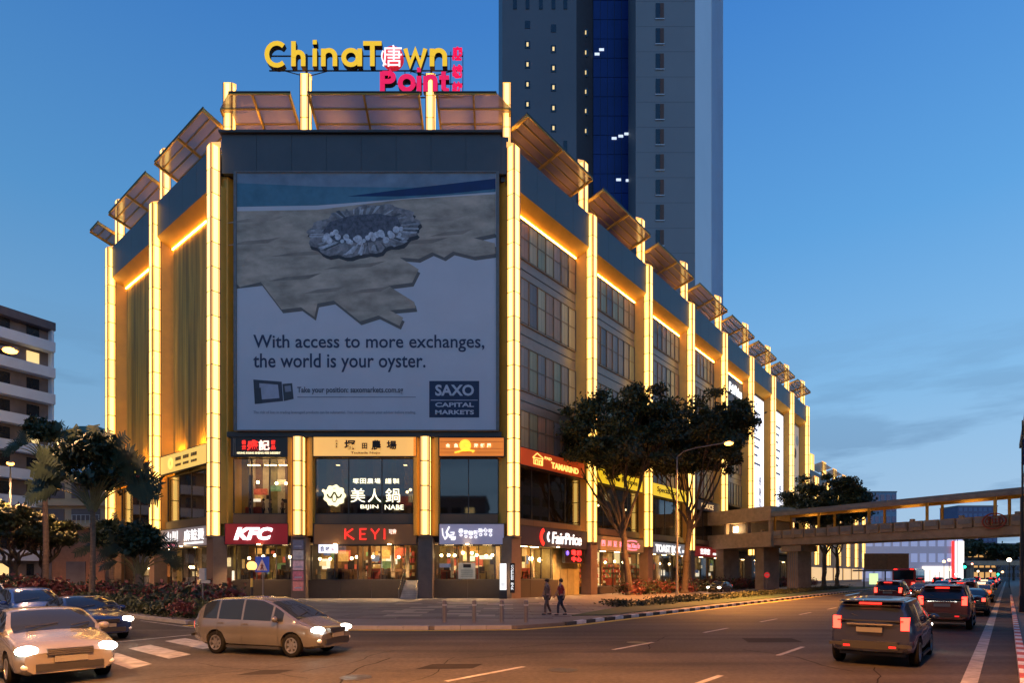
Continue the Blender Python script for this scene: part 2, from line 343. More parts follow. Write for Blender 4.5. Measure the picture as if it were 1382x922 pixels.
def pillar(Fm,x,y,z,P,parent=mall,cap=True):
    o=link('light_pillar',P[0],parent,Fm@Matrix.Translation((x,y,z)))
    for i in range(P[2]): link('light_panel',P[1],o,Matrix.Translation((0,0,i*P[3])))
    if cap: link('pillar_cap',P[4],o)
for k in range(9): pillar(FA,k*B+.15,-.12,5.45,PM)
for k in range(1,9): pillar(FA,k*B-.1,.75,38.6,PU)
for k in range(3): pillar(FL,-k*BL-.0,-.12,5.45,PM)
for k in range(1,3): pillar(FL,-k*BL+.2,.75,38.6,PU)
pillar(FF,-24.45,.7,38.8,PU); pillar(FF,-.45,.7,38.8,PU); pillar(FF,-17.85,.7,39.6,PU); pillar(FF,-7.05,.7,39.6,PU)
pillar(FF,-18.1,-.25,5.5,PF,cap=False); pillar(FF,-7.35,-.25,5.5,PF,cap=False)
# base columns below the pillars
M_col=mat('column_cladding',(.20,.13,.09),rough=.55,noise=.12)
for Fm,xs in ((FA,[k*B+.15 for k in range(9)]),(FL,[-k*BL for k in range(3)]),(FF,[-18.1,-7.35])):
    for x in xs:
        MB().box(x-.62,x+.62,-.42,.75,0,5.3).box(x-.5,x+.5,-.6,.6,5.3,5.44).build('column',M_col,mall,Fm)
# piers between bays: splayed reveals lit by the pillars
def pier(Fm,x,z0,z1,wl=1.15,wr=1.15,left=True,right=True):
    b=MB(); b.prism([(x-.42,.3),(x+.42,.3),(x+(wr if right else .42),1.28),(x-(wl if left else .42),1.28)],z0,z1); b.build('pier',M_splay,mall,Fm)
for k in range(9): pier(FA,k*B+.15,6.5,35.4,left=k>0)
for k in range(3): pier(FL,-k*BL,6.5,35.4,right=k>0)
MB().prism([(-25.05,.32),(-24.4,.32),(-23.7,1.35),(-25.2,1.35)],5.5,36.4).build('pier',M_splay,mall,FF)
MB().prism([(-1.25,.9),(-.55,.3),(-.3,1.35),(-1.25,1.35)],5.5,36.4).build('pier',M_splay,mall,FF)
# header bands
def header(Fm,x0,x1,z0=35.4,z1=38.75,n=4):
    g=(x1-x0)/n
    h=MB().box(x0,x1,-.04,1.3,z0+.03,z1-.03).build('header',M_slate,mall,Fm)
    for i in range(n): MB().box(x0+i*g+.012,x0+(i+1)*g-.012,-.1,-.042,z0,z1).build('cladding_panel',M_slate,h)
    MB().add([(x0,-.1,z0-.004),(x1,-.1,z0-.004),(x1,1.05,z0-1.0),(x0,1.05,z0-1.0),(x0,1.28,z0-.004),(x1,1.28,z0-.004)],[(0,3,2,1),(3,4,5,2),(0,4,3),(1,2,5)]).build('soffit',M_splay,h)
for k in range(8): header(FA,k*B+.62,(k+1)*B-.32)
for k in range(2): header(FL,-(k+1)*BL+.47,-k*BL-.47)
fh=MB().box(-24.75,-.95,-.04,1.3,36.43,39.72).build('header',M_slate,mall,FF)
for i in range(8): MB().box(-24.75+i*2.975+.012,-24.75+(i+1)*2.975-.012,-.1,-.042,36.4,39.75).build('cladding_panel',M_slate,fh)
MB().box(-.945,-.30,.02,1.3,36.43,39.6).build('header_return',M_slate,mall,FF); MB().box(-.95,-.45,.35,1.34,36.0,36.42).build('header_return',M_slate,mall,FF)
MB().box(-24.9,-.8,-.35,1.5,39.752,39.95).build('roof_edge',M_frame,mall,FF)
# window bays on the right wing
CUR=[mat('blind_'+n,c,rough=.3,noise=.35,ns=1.2,stretch=(3,1,.25),spec=.4) for n,c in (('rust',(.38,.20,.11)),('olive',(.30,.27,.15)),('grey',(.24,.19,.16)),('dim',(.15,.12,.11)),('ochre',(.45,.34,.19)))]
M_spand=mat('spandrel',(.27,.18,.125),rough=.3,noise=.12,spec=.6)
M_wfr=mat('window_mullion',(.26,.18,.12),rough=.4,metal=.3,noise=.1)
rows=[(13.6,17.0),(18.9,22.8),(24.9,29.0),(30.8,34.2)]
PANE=[MB().box(.035,1.30,0,.03,.04,1).mesh('pane',m) for m in CUR]
def window_bay(k,rws=rows):
    x0=k*B+1.32; x1=(k+1)*B-1.0; n=8; g=(x1-x0)/n
    MB().box(x0-.2,x1+.2,1.16,1.3,13.4,34.6).build('spandrel_wall',M_spand,mall,FA)
    for (za,zb) in rws:
        w=MB()
        for i in range(n+1): w.box(x0+i*g-.03,x0+i*g+.03,1.02,1.155,za,zb)
        w.box(x0,x1,1.03,1.155,za-.08,za-.001); w.box(x0,x1,1.03,1.155,zb+.001,zb+.08); mid=za+(zb-za)*.55
        for i in range(n): w.box(x0+i*g+.031,x0+(i+1)*g-.031,1.05,1.10,mid,mid+.05)
        wo=w.build('window',M_wfr,mall,FA)
        for i in range(n):
            c=rnd.choices(range(5),(4,4,3,4,2))[0]
            link('pane',PANE[c],wo,Matrix.Translation((x0+i*g,1.11,za))@Matrix.Diagonal((g/1.335,1,zb-za,1)))
        for zz in (za-1.0,):
            if zz>14: MB().box(x0,x1,1.11,1.155,zz,zz+.06).build('ledge',M_frame,mall,FA)
def led(Fm,x0,x1,z=34.3,y=.98): MB().box(x0,x1,y,y+.1,z,z+.1).build('light_strip',M_strip,mall,Fm)
for k in range(5): window_bay(k, rows if k<4 else rows[:3]); led(FA,k*B+1.35,(k+1)*B-1.05)
for k in (5,6,7): MB().box(k*B+1.3,(k+1)*B-1.0,1.16,1.3,13.4,34.6).build('spandrel_wall',M_brown,mall,FA)
M_up0=mat('wall_washer_light',(.8,.6,.3),noise=0,emit=(1,.46,.06),es=260)
# golden corrugated panels on the left wing
M_corr=mat('corrugated_panel',(.50,.29,.045),rough=.45,metal=.1,noise=.65,ns=1.1,stretch=(1.6,1,.05))
for k in range(2):
    x0=-(k+1)*BL+1.15; x1=-k*BL-1.15; n=8; g=(x1-x0)/n
    for i in range(n):
        b=MB(); q=6
        pr=[(x0+i*g+.01+(g-.02)*j/q, 1.14-(.09 if j%2 else 0)) for j in range(q+1)]
        b.prism(pr+[(x0+(i+1)*g-.01,1.29),(x0+i*g+.01,1.29)],13.45,34.35); b.build('wall_panel',M_corr,mall,FL)
    led(FL,x0+.05,x1-.05)
    for q in (.22,.7): MB().box(x0+(x1-x0)*q-.6,x0+(x1-x0)*q+.6,.55,.75,13.72,13.8).build('wall_washer',M_up0,mall,FL)
# end walls
MB().box(8*B+.45,8*B+.95,-.1,30,0,38.6).build('end_wall',M_slate,mall,FA); MB().box(-2*BL-1.2,-2*BL-.45,-.05,50,0,38.3).build('end_wall',M_brown,mall,FL)
for z in (33.0,26.5,19): MB().tube((0,0,0),(.01,0,1.6 if z>30 else .8),.6,.6,n=12).build('exhaust_drum',M_dark,mall,FL@Matrix.Translation((-2*BL-1.75,1.5,z)))
# floor slabs / spandrels / L1 + L2 shopfront structure on every wing
def band(Fm,x0,x1,z0,z1,m,name,y=.45,n=3):
    g=(x1-x0)/n
    for i in range(n): MB().box(x0+i*g+.01,x0+(i+1)*g-.01,y,1.2,z0,z1).build(name,m,mall,Fm)
bays=[(FF,-24.0,-19.35,'a'),(FF,-16.95,-8.35,'b'),(FF,-6.3,-1.2,'c')]
for Fm,x0,x1,_ in bays: band(Fm,x0,x1,6.5,7.35,M_brown,'spandrel_panel',.35,2 if x1-x0<6 else 3)
for k in range(8): band(FA,k*B+1.1,(k+1)*B-.8,6.45,7.1,M_brown,'spandrel_panel',.5,4)
for k in range(2): band(FL,-(k+1)*BL+.95,-k*BL-.95,6.45,7.3,M_brown,'spandrel_panel',.5,4)
# beam between billboard and shops
MB().box(-24.3,-.9,-.1,1.3,13.93,14.36).build('beam',M_dark,mall,FF)
for Fm,a,b in ((FA,.6,8*B),(FL,-2*BL,-.4),(FF,-24.4,-1.3)):
    MB().box(a,b,1.19,3.5,13.35,13.9).build('floor_slab',M_core,mall,Fm)
    MB().box(a,b,1.21,3.6,6.2,7.0).build('floor_slab',M_core,mall,Fm)
    MB().box(a,b,1.21,3.6,4.85,5.0).build('ceiling',M_cream,mall,Fm)
# gold housings around the short front pillars
for x in (-18.1,-7.35):
    for s in (-1,1):
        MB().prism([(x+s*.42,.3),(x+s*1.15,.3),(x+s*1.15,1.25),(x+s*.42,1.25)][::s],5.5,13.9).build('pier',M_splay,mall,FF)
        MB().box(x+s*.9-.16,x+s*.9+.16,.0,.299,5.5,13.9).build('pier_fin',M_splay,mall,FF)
# plinth (raised ground floor) and stairs
M_plin=mat('plinth',(.05,.036,.025),rough=.5,noise=.15,spec=.5)
def plinth(Fm,x0,x1,y=.25,h=1.68):
    n=max(1,round((x1-x0)/2.4)); g=(x1-x0)/n
    MB().box(x0,x1,y+.061,3.5,.1,h-.02).build('plinth',M_core,mall,Fm)
    for i in range(n): MB().box(x0+i*g+.01,x0+(i+1)*g-.01,y,y+.06,.1,h).build('plinth_panel',M_plin,mall,Fm)
plinth(FF,-24.0,-18.72); plinth(FF,-17.48,-9.35); plinth(FF,-6.7,-.9)
for k in range(8):
    if k==0: plinth(FA,.8,7.4)
    else: plinth(FA,k*B+.8,(k+1)*B-.5,h=.9)
for k in range(2): plinth(FL,-(k+1)*BL+.65,-k*BL-.65,h=.8)
st=MB()
for i in range(9): MB().box(-9.33,-8.0,-1.2+i*.3+.0,-1.2+(i+1)*.3-.01,.1,.12+(i+1)*.172).build('step',M_conc,mall,FF)
for x in (-9.42,-7.99):
    r=MB().tube((x,-1.3,.9),(x,1.3,2.65),.03); r.tube((x,-1.3,.1),(x,-1.3,.9),.03).tube((x,1.3,1.6),(x,1.3,2.65),.03).tube((x,0,.9),(x,0,1.8),.02); r.build('handrail',mat('steel_rail',(.6,.58,.52),rough=.25,metal=1,noise=.05),mall,FF)
# canopies
def canopy(Fm,x0,x1,zo=42.0,zi=40.7,yo=-1.1,yi=1.9,cut0=0,cut1=0,nr=4,nc=2):
    P=lambda x,t: (x,yo+(yi-yo)*t,zo+(zi-zo)*t)
    b=MB(); q=[P(x0+cut0,0),P(x1-cut1,0),P(x1,.25 if cut1 else 0),P(x1,1),P(x0,1),P(x0,.25 if cut0 else 0)]
    if not cut0: q.pop()
    if not cut1: q.pop(2)
    b.add(q,[tuple(range(len(q)))[::-1]]); b.box(x0+cut0,x1-cut1,yo-.06,yo+.02,zo-.03,zo+.07,1)
    c=b.build('canopy',[M_perf,M_frame],mall,Fm)
    def bar(a,e,w=.09,h=.16,nm='rib'):
        a=Vector(a);e=Vector(e);d=(e-a);L=d.length
        up=Vector((0,0,1)); rt=d.normalized().cross(up).normalized()*w; u=rt.cross(d.normalized()).normalized()*h
        m=MB(); vs=[a-rt-u*1.6,a+rt-u*1.6,a+rt-u*.35,a-rt-u*.35,e-rt-u*1.6,e+rt-u*1.6,e+rt-u*.35,e-rt-u*.35]
        m.add(vs,[(0,1,2,3),(7,6,5,4),(0,4,5,1),(1,5,6,2),(2,6,7,3),(3,7,4,0)]); m.build(nm,M_gold,c)
    for i in range(nc+1):
        x=x0+.1+(x1-x0-.2)*i/nc; t0=.25 if ((i==0 and cut0) or (i==nc and cut1)) else 0
        bar(P(x,t0),P(x,1),.08,.2,'cross_rib')
    for j in range(nr+1):
        t=j/nr; a0=cut0 if j==0 else 0; a1=cut1 if j==0 else 0
        bar(P(x0+a0,t+(.01 if j==0 else 0)),P(x1-a1,t+(.01 if j==0 else 0)),.05,.09,'long_rib')
for k in range(8): canopy(FA,k*B+.7,(k+1)*B-1.3,41.5,40.75)
for k in range(2): canopy(FL,-(k+1)*BL+2.1,-k*BL-.1,41.6,40.7,yo=-.9)
canopy(FL,-2*BL-3.4,-2*BL-.6,41.6,40.7,nc=1)
canopy(FF,-24.9,-18.5,42.5,40.6,-1.1,3.2,cut0=1.2); canopy(FF,-17.1,-7.7,42.5,40.6,-1.1,3.2); canopy(FF,-6.35,-.1,42.5,40.6,-1.1,3.2,cut1=1.2)
# warm uplights on the roof edge that wash the canopies (the glow seen beneath them)
M_up=mat('uplight',(.8,.6,.3),noise=0,emit=(1,.50,.13),es=42)
for Fm,xs in ((FA,[k*B+j for k in range(8) for j in (2.6,10.0)]),(FL,[-k*BL-j for k in range(2) for j in (2.6,10.0)]),(FF,[-22.6,-20,-15.2,-9.6,-5,-2])):
    z=38.73 if Fm is not FF else 39.96
    m=MB().box(-.3,.3,-.12,.12,.10,.16).mesh('uplight',M_up)
    for x in xs:
        o=link('uplight',m,mall,Fm@Matrix.Translation((x,.35,z)))
# ---- glazing: level 2 and level 1
def glaze(Fm,x0,x1,z0,z1,n,y,gm,name='shop_window'):
    g=(x1-x0)/n; w=MB()
    for i in range(n+1): w.box(x0+i*g-.04,x0+i*g+.04,y-.02,y+.1,z0,z1)
    w.box(x0,x1,y-.03,y+.11,z0-.1,z0-.001).box(x0,x1,y-.03,y+.11,z1+.001,z1+.08)
    o=w.build(name,M_frame,mall,Fm)
    for i in range(n): MB().box(x0+i*g+.042,x0+(i+1)*g-.042,y+.03,y+.045,z0,z1).build('pane',gm,o)
    return o
glaze(FF,-24.0,-19.35,7.45,12.15,3,.5,M_glass); glaze(FF,-16.95,-8.35,7.45,12.15,3,.5,M_glassd); glaze(FF,-6.3,-1.2,7.45,12.15,2,.5,M_glassd)
for k in range(8): glaze(FA,k*B+1.1,(k+1)*B-.8,7.2,11.75,4,.7,M_glassd)
for k in range(2): glaze(FL,-(k+1)*BL+.95,-k*BL-.95,7.4,11.7,4,.7,M_glassd)
glaze(FF,-24.0,-18.8,1.75,4.65,3,1.0,M_glass); glaze(FF,-17.45,-9.4,1.75,4.65,4,1.0,M_glass); glaze(FF,-6.7,-1.0,1.75,4.65,3,1.0,M_glass)
glaze(FA,.9,7.3,1.8,4.6,4,1.0,M_glass)
for k in range(1,8): glaze(FA,k*B+1.0,(k+1)*B-.6,1.0,4.6,4,1.0,M_glass)
for k in range(2): glaze(FL,-(k+1)*BL+.8,-k*BL-.8,.9,4.6,4,1.0,M_glass)
# interiors: back walls, ceilings lights, wall panels
def wallp(Fm,x0,x1,z0,z1,m,y=3.3,name='back_wall',n=3):
    g=(x1-x0)/n
    for i in range(n): MB().box(x0+i*g+.01,x0+(i+1)*g-.01,y,y+.09,z0,z1).build(name,m[i%len(m)],mall,Fm)
def ceil_lights(Fm,xs,z,y=2.2,m=M_tube,w=.5,d=.15): 
    for x in xs: MB().box(x-w,x+w,y-d,y+d,z,z+.04).build('ceiling_light',m,mall,Fm)
M_amber=mat('amber_wall',(.55,.33,.10),rough=.6,noise=.3,ns=2); M_oliv=mat('olive_wall',(.30,.24,.09),rough=.6,noise=.3,ns=2); M_red=mat('red_wall',(.3,.05,.03),rough=.6,noise=.2)
M_pan=mat('lit_panel',(.7,.6,.4),noise=.1,emit=(1,.8,.38),es=.9)
wallp(FF,-24,-19.3,7.0,13.3,[M_cream,M_wood,M_cream,M_oliv],n=7); ceil_lights(FF,(-23,-21.5,-20.2),11.9)
wallp(FF,-16.9,-8.4,7.0,13.3,[M_oliv,M_wood,M_amber,M_wood],n=12); ceil_lights(FF,(-15.5,-9.5),11.9,w=.15)
wallp(FF,-6.3,-1.6,7.0,13.3,[M_core],n=3); 
wallp(FF,-24,-18.8,1.7,4.84,[M_wood,M_oliv,M_core],n=3); ceil_lights(FF,(-22.5,-20.2),4.78,w=.2)
wallp(FF,-17.4,-13.6,1.7,4.84,[M_amber,M_wood],n=2); wallp(FF,-13.5,-8,1.7,4.84,[M_wood,M_cream,M_amber,M_wood,M_core],n=5); ceil_lights(FF,(-12.9,-10.7),4.78,w=.8,d=.2); ceil_lights(FF,(-16.6,-15),4.78,w=.15)
wallp(FF,-6.6,-1.6,1.7,4.84,[M_oliv,M_amber,M_oliv],n=3); ceil_lights(FF,(-5.6,-3.9,-2.2),4.78,w=.4)
wallp(FA,1.8,7.4,1.7,4.84,[M_cream,M_amber],n=6); ceil_lights(FA,(2.6,4.4,6.2),4.78,w=.5)
MB().box(7.45,12.1,.9,3.3,.12,4.85).build('lift_lobby_wall',mat('olive_cladding',(.33,.27,.12),rough=.5),mall,FA)
for i in range(2): MB().box(8.6+i*1.25,9.8+i*1.25,.84,.898,.15,3.3).build('door',mat('door_panel',(.25,.21,.1),rough=.4),mall,FA)
pal=[[M_cream,M_pan,M_amber],[M_red,M_wood,M_cream,M_core],[M_cream,M_oliv,M_core],[M_wood,M_oliv,M_core],[M_core,M_amber],[M_core],[M_core],[M_core]]
for k in range(1,8):
    wallp(FA,k*B+.9,(k+1)*B-.5,.9,4.84,pal[k-1],n=8); ceil_lights(FA,[k*B+3,k*B+6.3,k*B+9.5],4.78,w=.4)
for k in range(8): wallp(FA,k*B+.9,(k+1)*B-.5,7.0,13.3,[M_core,M_wood,M_core],n=6)
for k in range(2):
    wallp(FL,-(k+1)*BL+.8,-k*BL-.8,.8,4.84,[M_wood,M_core,M_oliv,M_core],n=8); ceil_lights(FL,[-k*BL-9,-k*BL-6,-k*BL-3],4.78,w=.15); wallp(FL,-(k+1)*BL+.8,-k*BL-.8,7.0,13.3,[M_core],n=4)

# things fixed on the shop walls: menu boards, pictures, counters, screens, door frames
rq=random.Random(99)
pics=[mat('picture_%d'%i,c,noise=.5,ns=5,emit=c,es=e) for i,(c,e) in enumerate((((.8,.6,.3),.9),((.5,.1,.05),.6),((.15,.25,.1),.4),((.05,.04,.03),0),((.9,.8,.6),1.2),((.1,.15,.3),.5),((.03,.02,.02),0),((.6,.35,.1),.7)))]  # most pictures have a glow put into their colour
def dress(Fm,x0,x1,z0,z1,n):
    for i in range(n):
        w_=rq.uniform(.3,1.3); h_=rq.uniform(.25,1.0); x=rq.uniform(x0,x1-w_); z=z0+rq.uniform(.2,z1-z0-h_); y=rq.uniform(2.7,3.22)
        MB().box(x,x+w_,y,y+.05,z,z+h_).build('wall_picture',pics[i%8],mall,Fm)
    for i in range(max(1,n//5)):
        x=rq.uniform(x0,x1-1.5); MB().box(x,x+rq.uniform(.9,1.5),2.2,2.65,z0-.3,z0+rq.uniform(.5,.8)).build('counter',rq.choice((M_wood,M_core,M_red)),mall,Fm)
    for i in range(max(1,n//6)):
        x=rq.uniform(x0,x1-.4); MB().box(x,x+.28,1.9,2.2,z0-.1,z1).build('inner_column',rq.choice((M_wood,M_core,M_cream)),mall,Fm)
dress(FF,-24,-18.8,2.0,4.7,16); dress(FF,-17.4,-13.7,2.0,4.7,10); dress(FF,-13.5,-8.5,2.0,4.7,18); dress(FF,-6.6,-1.6,2.0,4.7,18); dress(FF,-16.9,-8.4,7.6,11,12); dress(FF,-24,-19.3,7.6,11,8)
dress(FA,1.8,7.4,2.0,4.7,12)
for k in (1,2,3,4): dress(FA,k*B+1,(k+1)*B-.8,1.2,4.7,16)
for k in (0,1): dress(FL,-(k+1)*BL+1,-k*BL-1,1.2,4.7,10)
# ------------------------------------------------------------------ advertising billboard (print on a flat board)
def XF(px): return (px-CX)*51/F
def ZF(py): return CH+(HY-py)*51/F
bb=thing('advertising_billboard','huge printed advertisement with an oyster on a torn beach above the lit shopfronts','billboard',(0,51,0))
M_bw=mat('board_white',(.62,.60,.65),rough=.6,noise=.04,ns=.3)
MB().box(-23.35,-1.35,-.3,.6,14.45,36.3).build('board',M_bw,bb)
fr=MB(); 
for a in ((-23.6,-23.35,14.4,36.4),(-1.35,-1.1,14.4,36.4)): fr.box(a[0],a[1],-.4,.6,a[2],a[3])
fr.box(-23.35,-1.35,-.4,.6,36.3,36.42).box(-23.35,-1.35,-.4,.6,14.37,14.45); fr.build('frame',mat('bb_frame',(.16,.15,.15),rough=.4),bb)
def art(poly,col,y,name='printed_picture',m=None,noise=.25,ns=.6):
    pts=[(XF(x),ZF(yy)) for x,yy in poly]
    area=sum(pts[i][0]*pts[(i+1)%len(pts)][1]-pts[(i+1)%len(pts)][0]*pts[i][1] for i in range(len(pts)))
    if area<0: pts=pts[::-1]
    cu=MB(); cu.vprism(pts,y,-.301); me=cu.mesh(name,m or mat('print_%d'%len(MATS),col,rough=.6,noise=noise,ns=ns))
    bm=bmesh.new(); bm.from_mesh(me); bmesh.ops.triangulate(bm,faces=[f for f in bm.faces if len(f.verts)>4]); bm.to_mesh(me); bm.free()
    return link(name,me,bb)
art([(321,237),(669,237),(669,262),(321,262)],(.2,.26,.34),-.304)
art([(321,250),(440,255),(560,256),(640,249),(669,246),(669,262),(560,270),(430,280),(321,282)],(.08,.2,.28),-.307)
art([(470,268),(540,259),(600,252),(669,244),(669,258),(600,265),(540,268)],(.008,.03,.12),-.310)
M_sand=mat('print_sand',(.38,.30,.23),col2=(.50,.41,.33),rough=.6,noise=.25,ns=.45,stretch=(1,1,2.2))
M_edge=mat('print_edge',(.15,.13,.12),rough=.6,noise=.1)
sandp=[(321,288),(430,286),(545,272),(669,265),(669,318),(640,324),(668,331),(669,345),(640,349),(612,342),(600,350),(584,343),(566,352),(540,350),(566,366),(557,384),(525,388),(560,410),(562,418),(527,421),(545,431),(540,442),(512,428),(487,436),(452,408),(430,412),(426,430),(408,417),(382,420),(354,383),(326,390),(321,385)]
art([(x+2,y+5) for x,y in sandp[4:]][:-2]+[(321,392),(321,300),(660,300)],(.1,.08,.07),-.312,m=M_edge)
art(sandp,(0,0,0),-.318,m=M_sand)
for i,(x,y,w,h,c) in enumerate(((345,330,60,3,.20),(420,345,90,3,.18),(480,362,70,3,.19),(400,378,60,3,.17),(560,330,80,3,.20),(500,395,50,3,.20),(350,300,70,3,.24),(590,300,70,3,.25),(440,395,50,3,.2),(610,318,50,3,.21))):
    art([(x-w*.6,y+4),(x-w*.2,y-h*.6),(x+w*.3,y-h*1.4),(x+w*.6,y-h*2.4),(x+w*.3,y+h*.3),(x-w*.1,y+h*.8)],(c*1.55,c*1.24,c*1.0),-.3195-.0004*i)
# oyster shell with pearls
sh=[(416,318),(424,302),(446,291),(470,284),(500,278),(530,276),(552,284),(560,296),(564,314),(556,332),(530,343),(500,349),(470,349),(440,344),(420,334)]
cxx=492; cyy=314; rim=[]
for i in range(60):
    t=i/60*2*math.pi; k=1+.05*math.sin(t*13)+rnd.uniform(-.03,.03); rim.append((cxx+75*k*math.cos(t),cyy-(33*k+4*math.sin(2*t))*math.sin(t)-6*math.cos(t)))
art([(x+2,y+5) for x,y in rim],(.05,.045,.05),-.330,name='printed_shell')
art(rim,(.26,.24,.25),-.332,name='printed_shell',noise=.6,ns=2)
for i in range(70):
    t=rnd.uniform(0,2*math.pi); r0_=rnd.uniform(.45,.75); r1_=rnd.uniform(.85,1.0); w_=rnd.uniform(.015,.05); c=rnd.choice((.1,.2,.32,.45,.55))
    def pt(tt,r_): return (cxx+75*r_*math.cos(tt),cyy-(33*r_)*math.sin(tt)-6*r_*math.cos(tt))
    art([pt(t-w_,r1_),pt(t+w_,r1_),pt(t+w_*.8+.05,r0_),pt(t-w_*.6+.05,r0_)],(c,c,c*1.1),-.334-.0002*i,name='printed_shell',noise=.3,ns=4)
art([(cxx+x*.9,cyy+y*.8-2) for x,y in [(-62,6),(-50,-12),(-20,-22),(20,-26),(50,-20),(58,0),(40,16),(0,24),(-40,22)]],(.11,.11,.14),-.349,name='printed_shell',noise=.6,ns=3)
for i in range(26):
    x=438+i*4.2+rnd.uniform(-2,2); y=322+rnd.uniform(-5,9)-abs(i-8)*.3; r=rnd.uniform(2.6,5.6)
    art([(x+r*math.cos(t),y+r*math.sin(t)) for t in [k*math.pi/5 for k in range(10)]],(.62,.62,.68) ,-.351-.0005*i,name='printed_pearl',noise=.45,ns=3)
M_navy=mat('print_navy',(.035,.045,.10),noise=.05)
def bt(s,x0,x1,y0,y1,m=M_navy,bold=0,name='printed_line',y=-.33): return fit_text(s,XF(x0),XF(x1),ZF(y1),ZF(y0),y,m,bb,name,bold,0,.02)
bt('With access to more exchanges,',344,654,454,477,bold=.01); bt('the world is your oyster.',344,575,479,504,bold=.01)
bt('Take your position: saxomarkets.com.sg',403,545,524,534,mat('print_grey',(.12,.12,.15)),.02)
bt('The risk of loss in trading leveraged products can be substantial. You should consult your adviser before trading.',344,562,556,561,mat('print_faint',(.33,.33,.4)))
art([(403,537),(562,537),(562,538.2),(403,538.2)],(.25,.25,.3),-.31); 
art([(580,516),(647,516),(647,565),(580,565)],(.02,.035,.085),-.312,name='logo_square')
M_pw=mat('print_white',(.6,.6,.66),noise=.03)
bt('SAXO',588,640,521,536,M_pw,.03,y=-.334); bt('CAPITAL',588,640,545,551,M_pw,.03,y=-.334); bt('MARKETS',588,640,555,561,M_pw,.03,y=-.334)
art([(582,541),(645,541),(645,542.4),(582,542.4)],(.35,.35,.42),-.316)
# tablet and phone print
art([(344,514),(382,517),(384,543),(346,547)],(.06,.06,.08),-.312); art([(352,519),(377,521),(379,539),(353,541)],(.42,.42,.5),-.316)
art([(345,526),(354,525),(356,546),(346,547)],(.05,.05,.06),-.320); art([(383,520),(396,519),(398,540),(385,543)],(.07,.07,.08),-.320); art([(386,523),(394,522),(395,530),(387,531)],(.3,.3,.36),-.324)

# ------------------------------------------------------------------ shop signs
def sign(Fm,ang,x,z,w,h,label,board,y=-.15,d=.3,name='shop_sign',frame=True,cat='sign'):
    p=Fm@Vector((x,y,z)); t=thing(name,label,cat,(p.x,p.y,p.z),ang)
    MB().box(0,w,0,d,0,h).build('board',board,t)
    if frame:
        f=MB().box(-.05,w+.05,-.03,d,-.06,-.002).box(-.05,w+.05,-.03,d,h+.002,h+.06).box(-.05,-.002,-.03,d,-.002,h+.002).box(w+.002,w+.05,-.03,d,-.002,h+.002); f.build('frame',M_dark,t)
    return t
def E(name,c,s,base=None): return mat(name,base or c,noise=.05,emit=c,es=s,rough=.5)
W1=E('sign_white',(1,.98,.95),1.3); M_redl=E('sign_red',(1,.03,.02),1.6,(.5,.02,.01)); M_blkl=mat('sign_black',(.03,.015,.01),noise=0)
s=sign(FF,0,XF(303),4.76,XF(388)-XF(303),1.74,'dark red fast food sign with slanted glowing white KFC letters','',) if False else sign(FF,0,-24.5,4.76,5.35,1.74,'dark red fast food sign with slanted glowing white KFC letters',E('kfc_red',(.5,.02,.03),.18,(.3,.02,.03)),y=.0)
fit_text('KFC',.78,4.08,.36,1.44,-.1,E('kfc_white',(1,.98,1),2.6),s,bold=.045,shear=.28,depth=.09)
s=sign(FF,0,-16.95,4.76,8.75,1.72,'plain brown fascia above the steps with thin red KEYI letters',E('keyi_board',(.28,.10,.02),.12,(.25,.12,.05)),y=.1)
for nm,ls in (('K',[[(2.7,.42),(2.7,1.32)],[(3.35,1.32),(2.74,.88),(3.45,.42)]]),('E',[[(4.5,1.3),(3.98,1.3),(3.98,.44),(4.5,.44)],[(3.98,.88),(4.4,.88)]]),('Y',[[(4.9,1.32),(5.25,.85),(5.6,1.32)],[(5.25,.87),(5.25,.42)]]),('I',[[(6.05,.42),(6.05,1.32)]])):
    q=MB()
    for i_,pts in enumerate(ls): q.ribbon(pts,.115,-.09-.004*i_,-.02)
    q.build('letter',M_redl,s)
fit_text('可意',6.42,7.05,.86,1.3,-.09,E('keyi_seal',(1,.75,.6),1.0),s,bold=.03)
M_lav=E('noodle_board',(.22,.20,.30),.55,(.35,.33,.42))
s=sign(FF,0,-6.2,4.76,5.5,1.72,'grey lavender noodle shop sign with white brush mark and wavy row of characters',M_lav,y=.0)
m=MB()
for pts,w in (([(.25,1.35),(.3,.8),(.5,.4)],.07),([(.85,1.5),(.6,1.0),(.72,.75),(.5,.45)],.12),([(.65,.95),(1.0,.55),(1.3,.42)],.12),([(.95,1.0),(1.25,1.0),(1.2,.8),(.95,.78)],.08),([(.9,.62),(1.35,.62),(1.3,.4),(1.0,.4)],.09)): m.ribbon(pts,w,-.08,-.02)
m.build('brush_mark',W1,s)
zs=[.98,.86,.8,.82,1.0,1.05,.98]
for i,ch in enumerate('香港龍麵點心坊'): fit_text(ch,1.65+i*.42,2.02+i*.42,zs[i],zs[i]+.34,-.08,W1,s,bold=.02)
for i in range(7):
    c=MB().ribbon(arc(1.85+i*.42,zs[i]-.22+.02,.11,.1,0,360,8),.04,-.07,-.02); c.build('ring_mark',W1,s)
s=sign(FF,0,-23.95,12.3,4.75,1.55,'black upper floor dessert sign with glowing red Chinese characters',mat('black_board',(.02,.015,.015),rough=.3,noise=.1),y=.0)
for a,ch,m_ in ((1.35,'盛',M_redl),(2.35,'記',E('hot_white',(1,.55,.45),2.0))): fit_text(ch,a,a+.92,.48,1.36,-.08,m_,s,bold=.03)
for a,z,ch in ((.9,.98,'香'),(.9,.55,'港'),(3.4,.98,'甜'),(3.4,.55,'品')): fit_text(ch,a,a+.36,z,z+.36,-.08,M_redl,s,bold=.02)
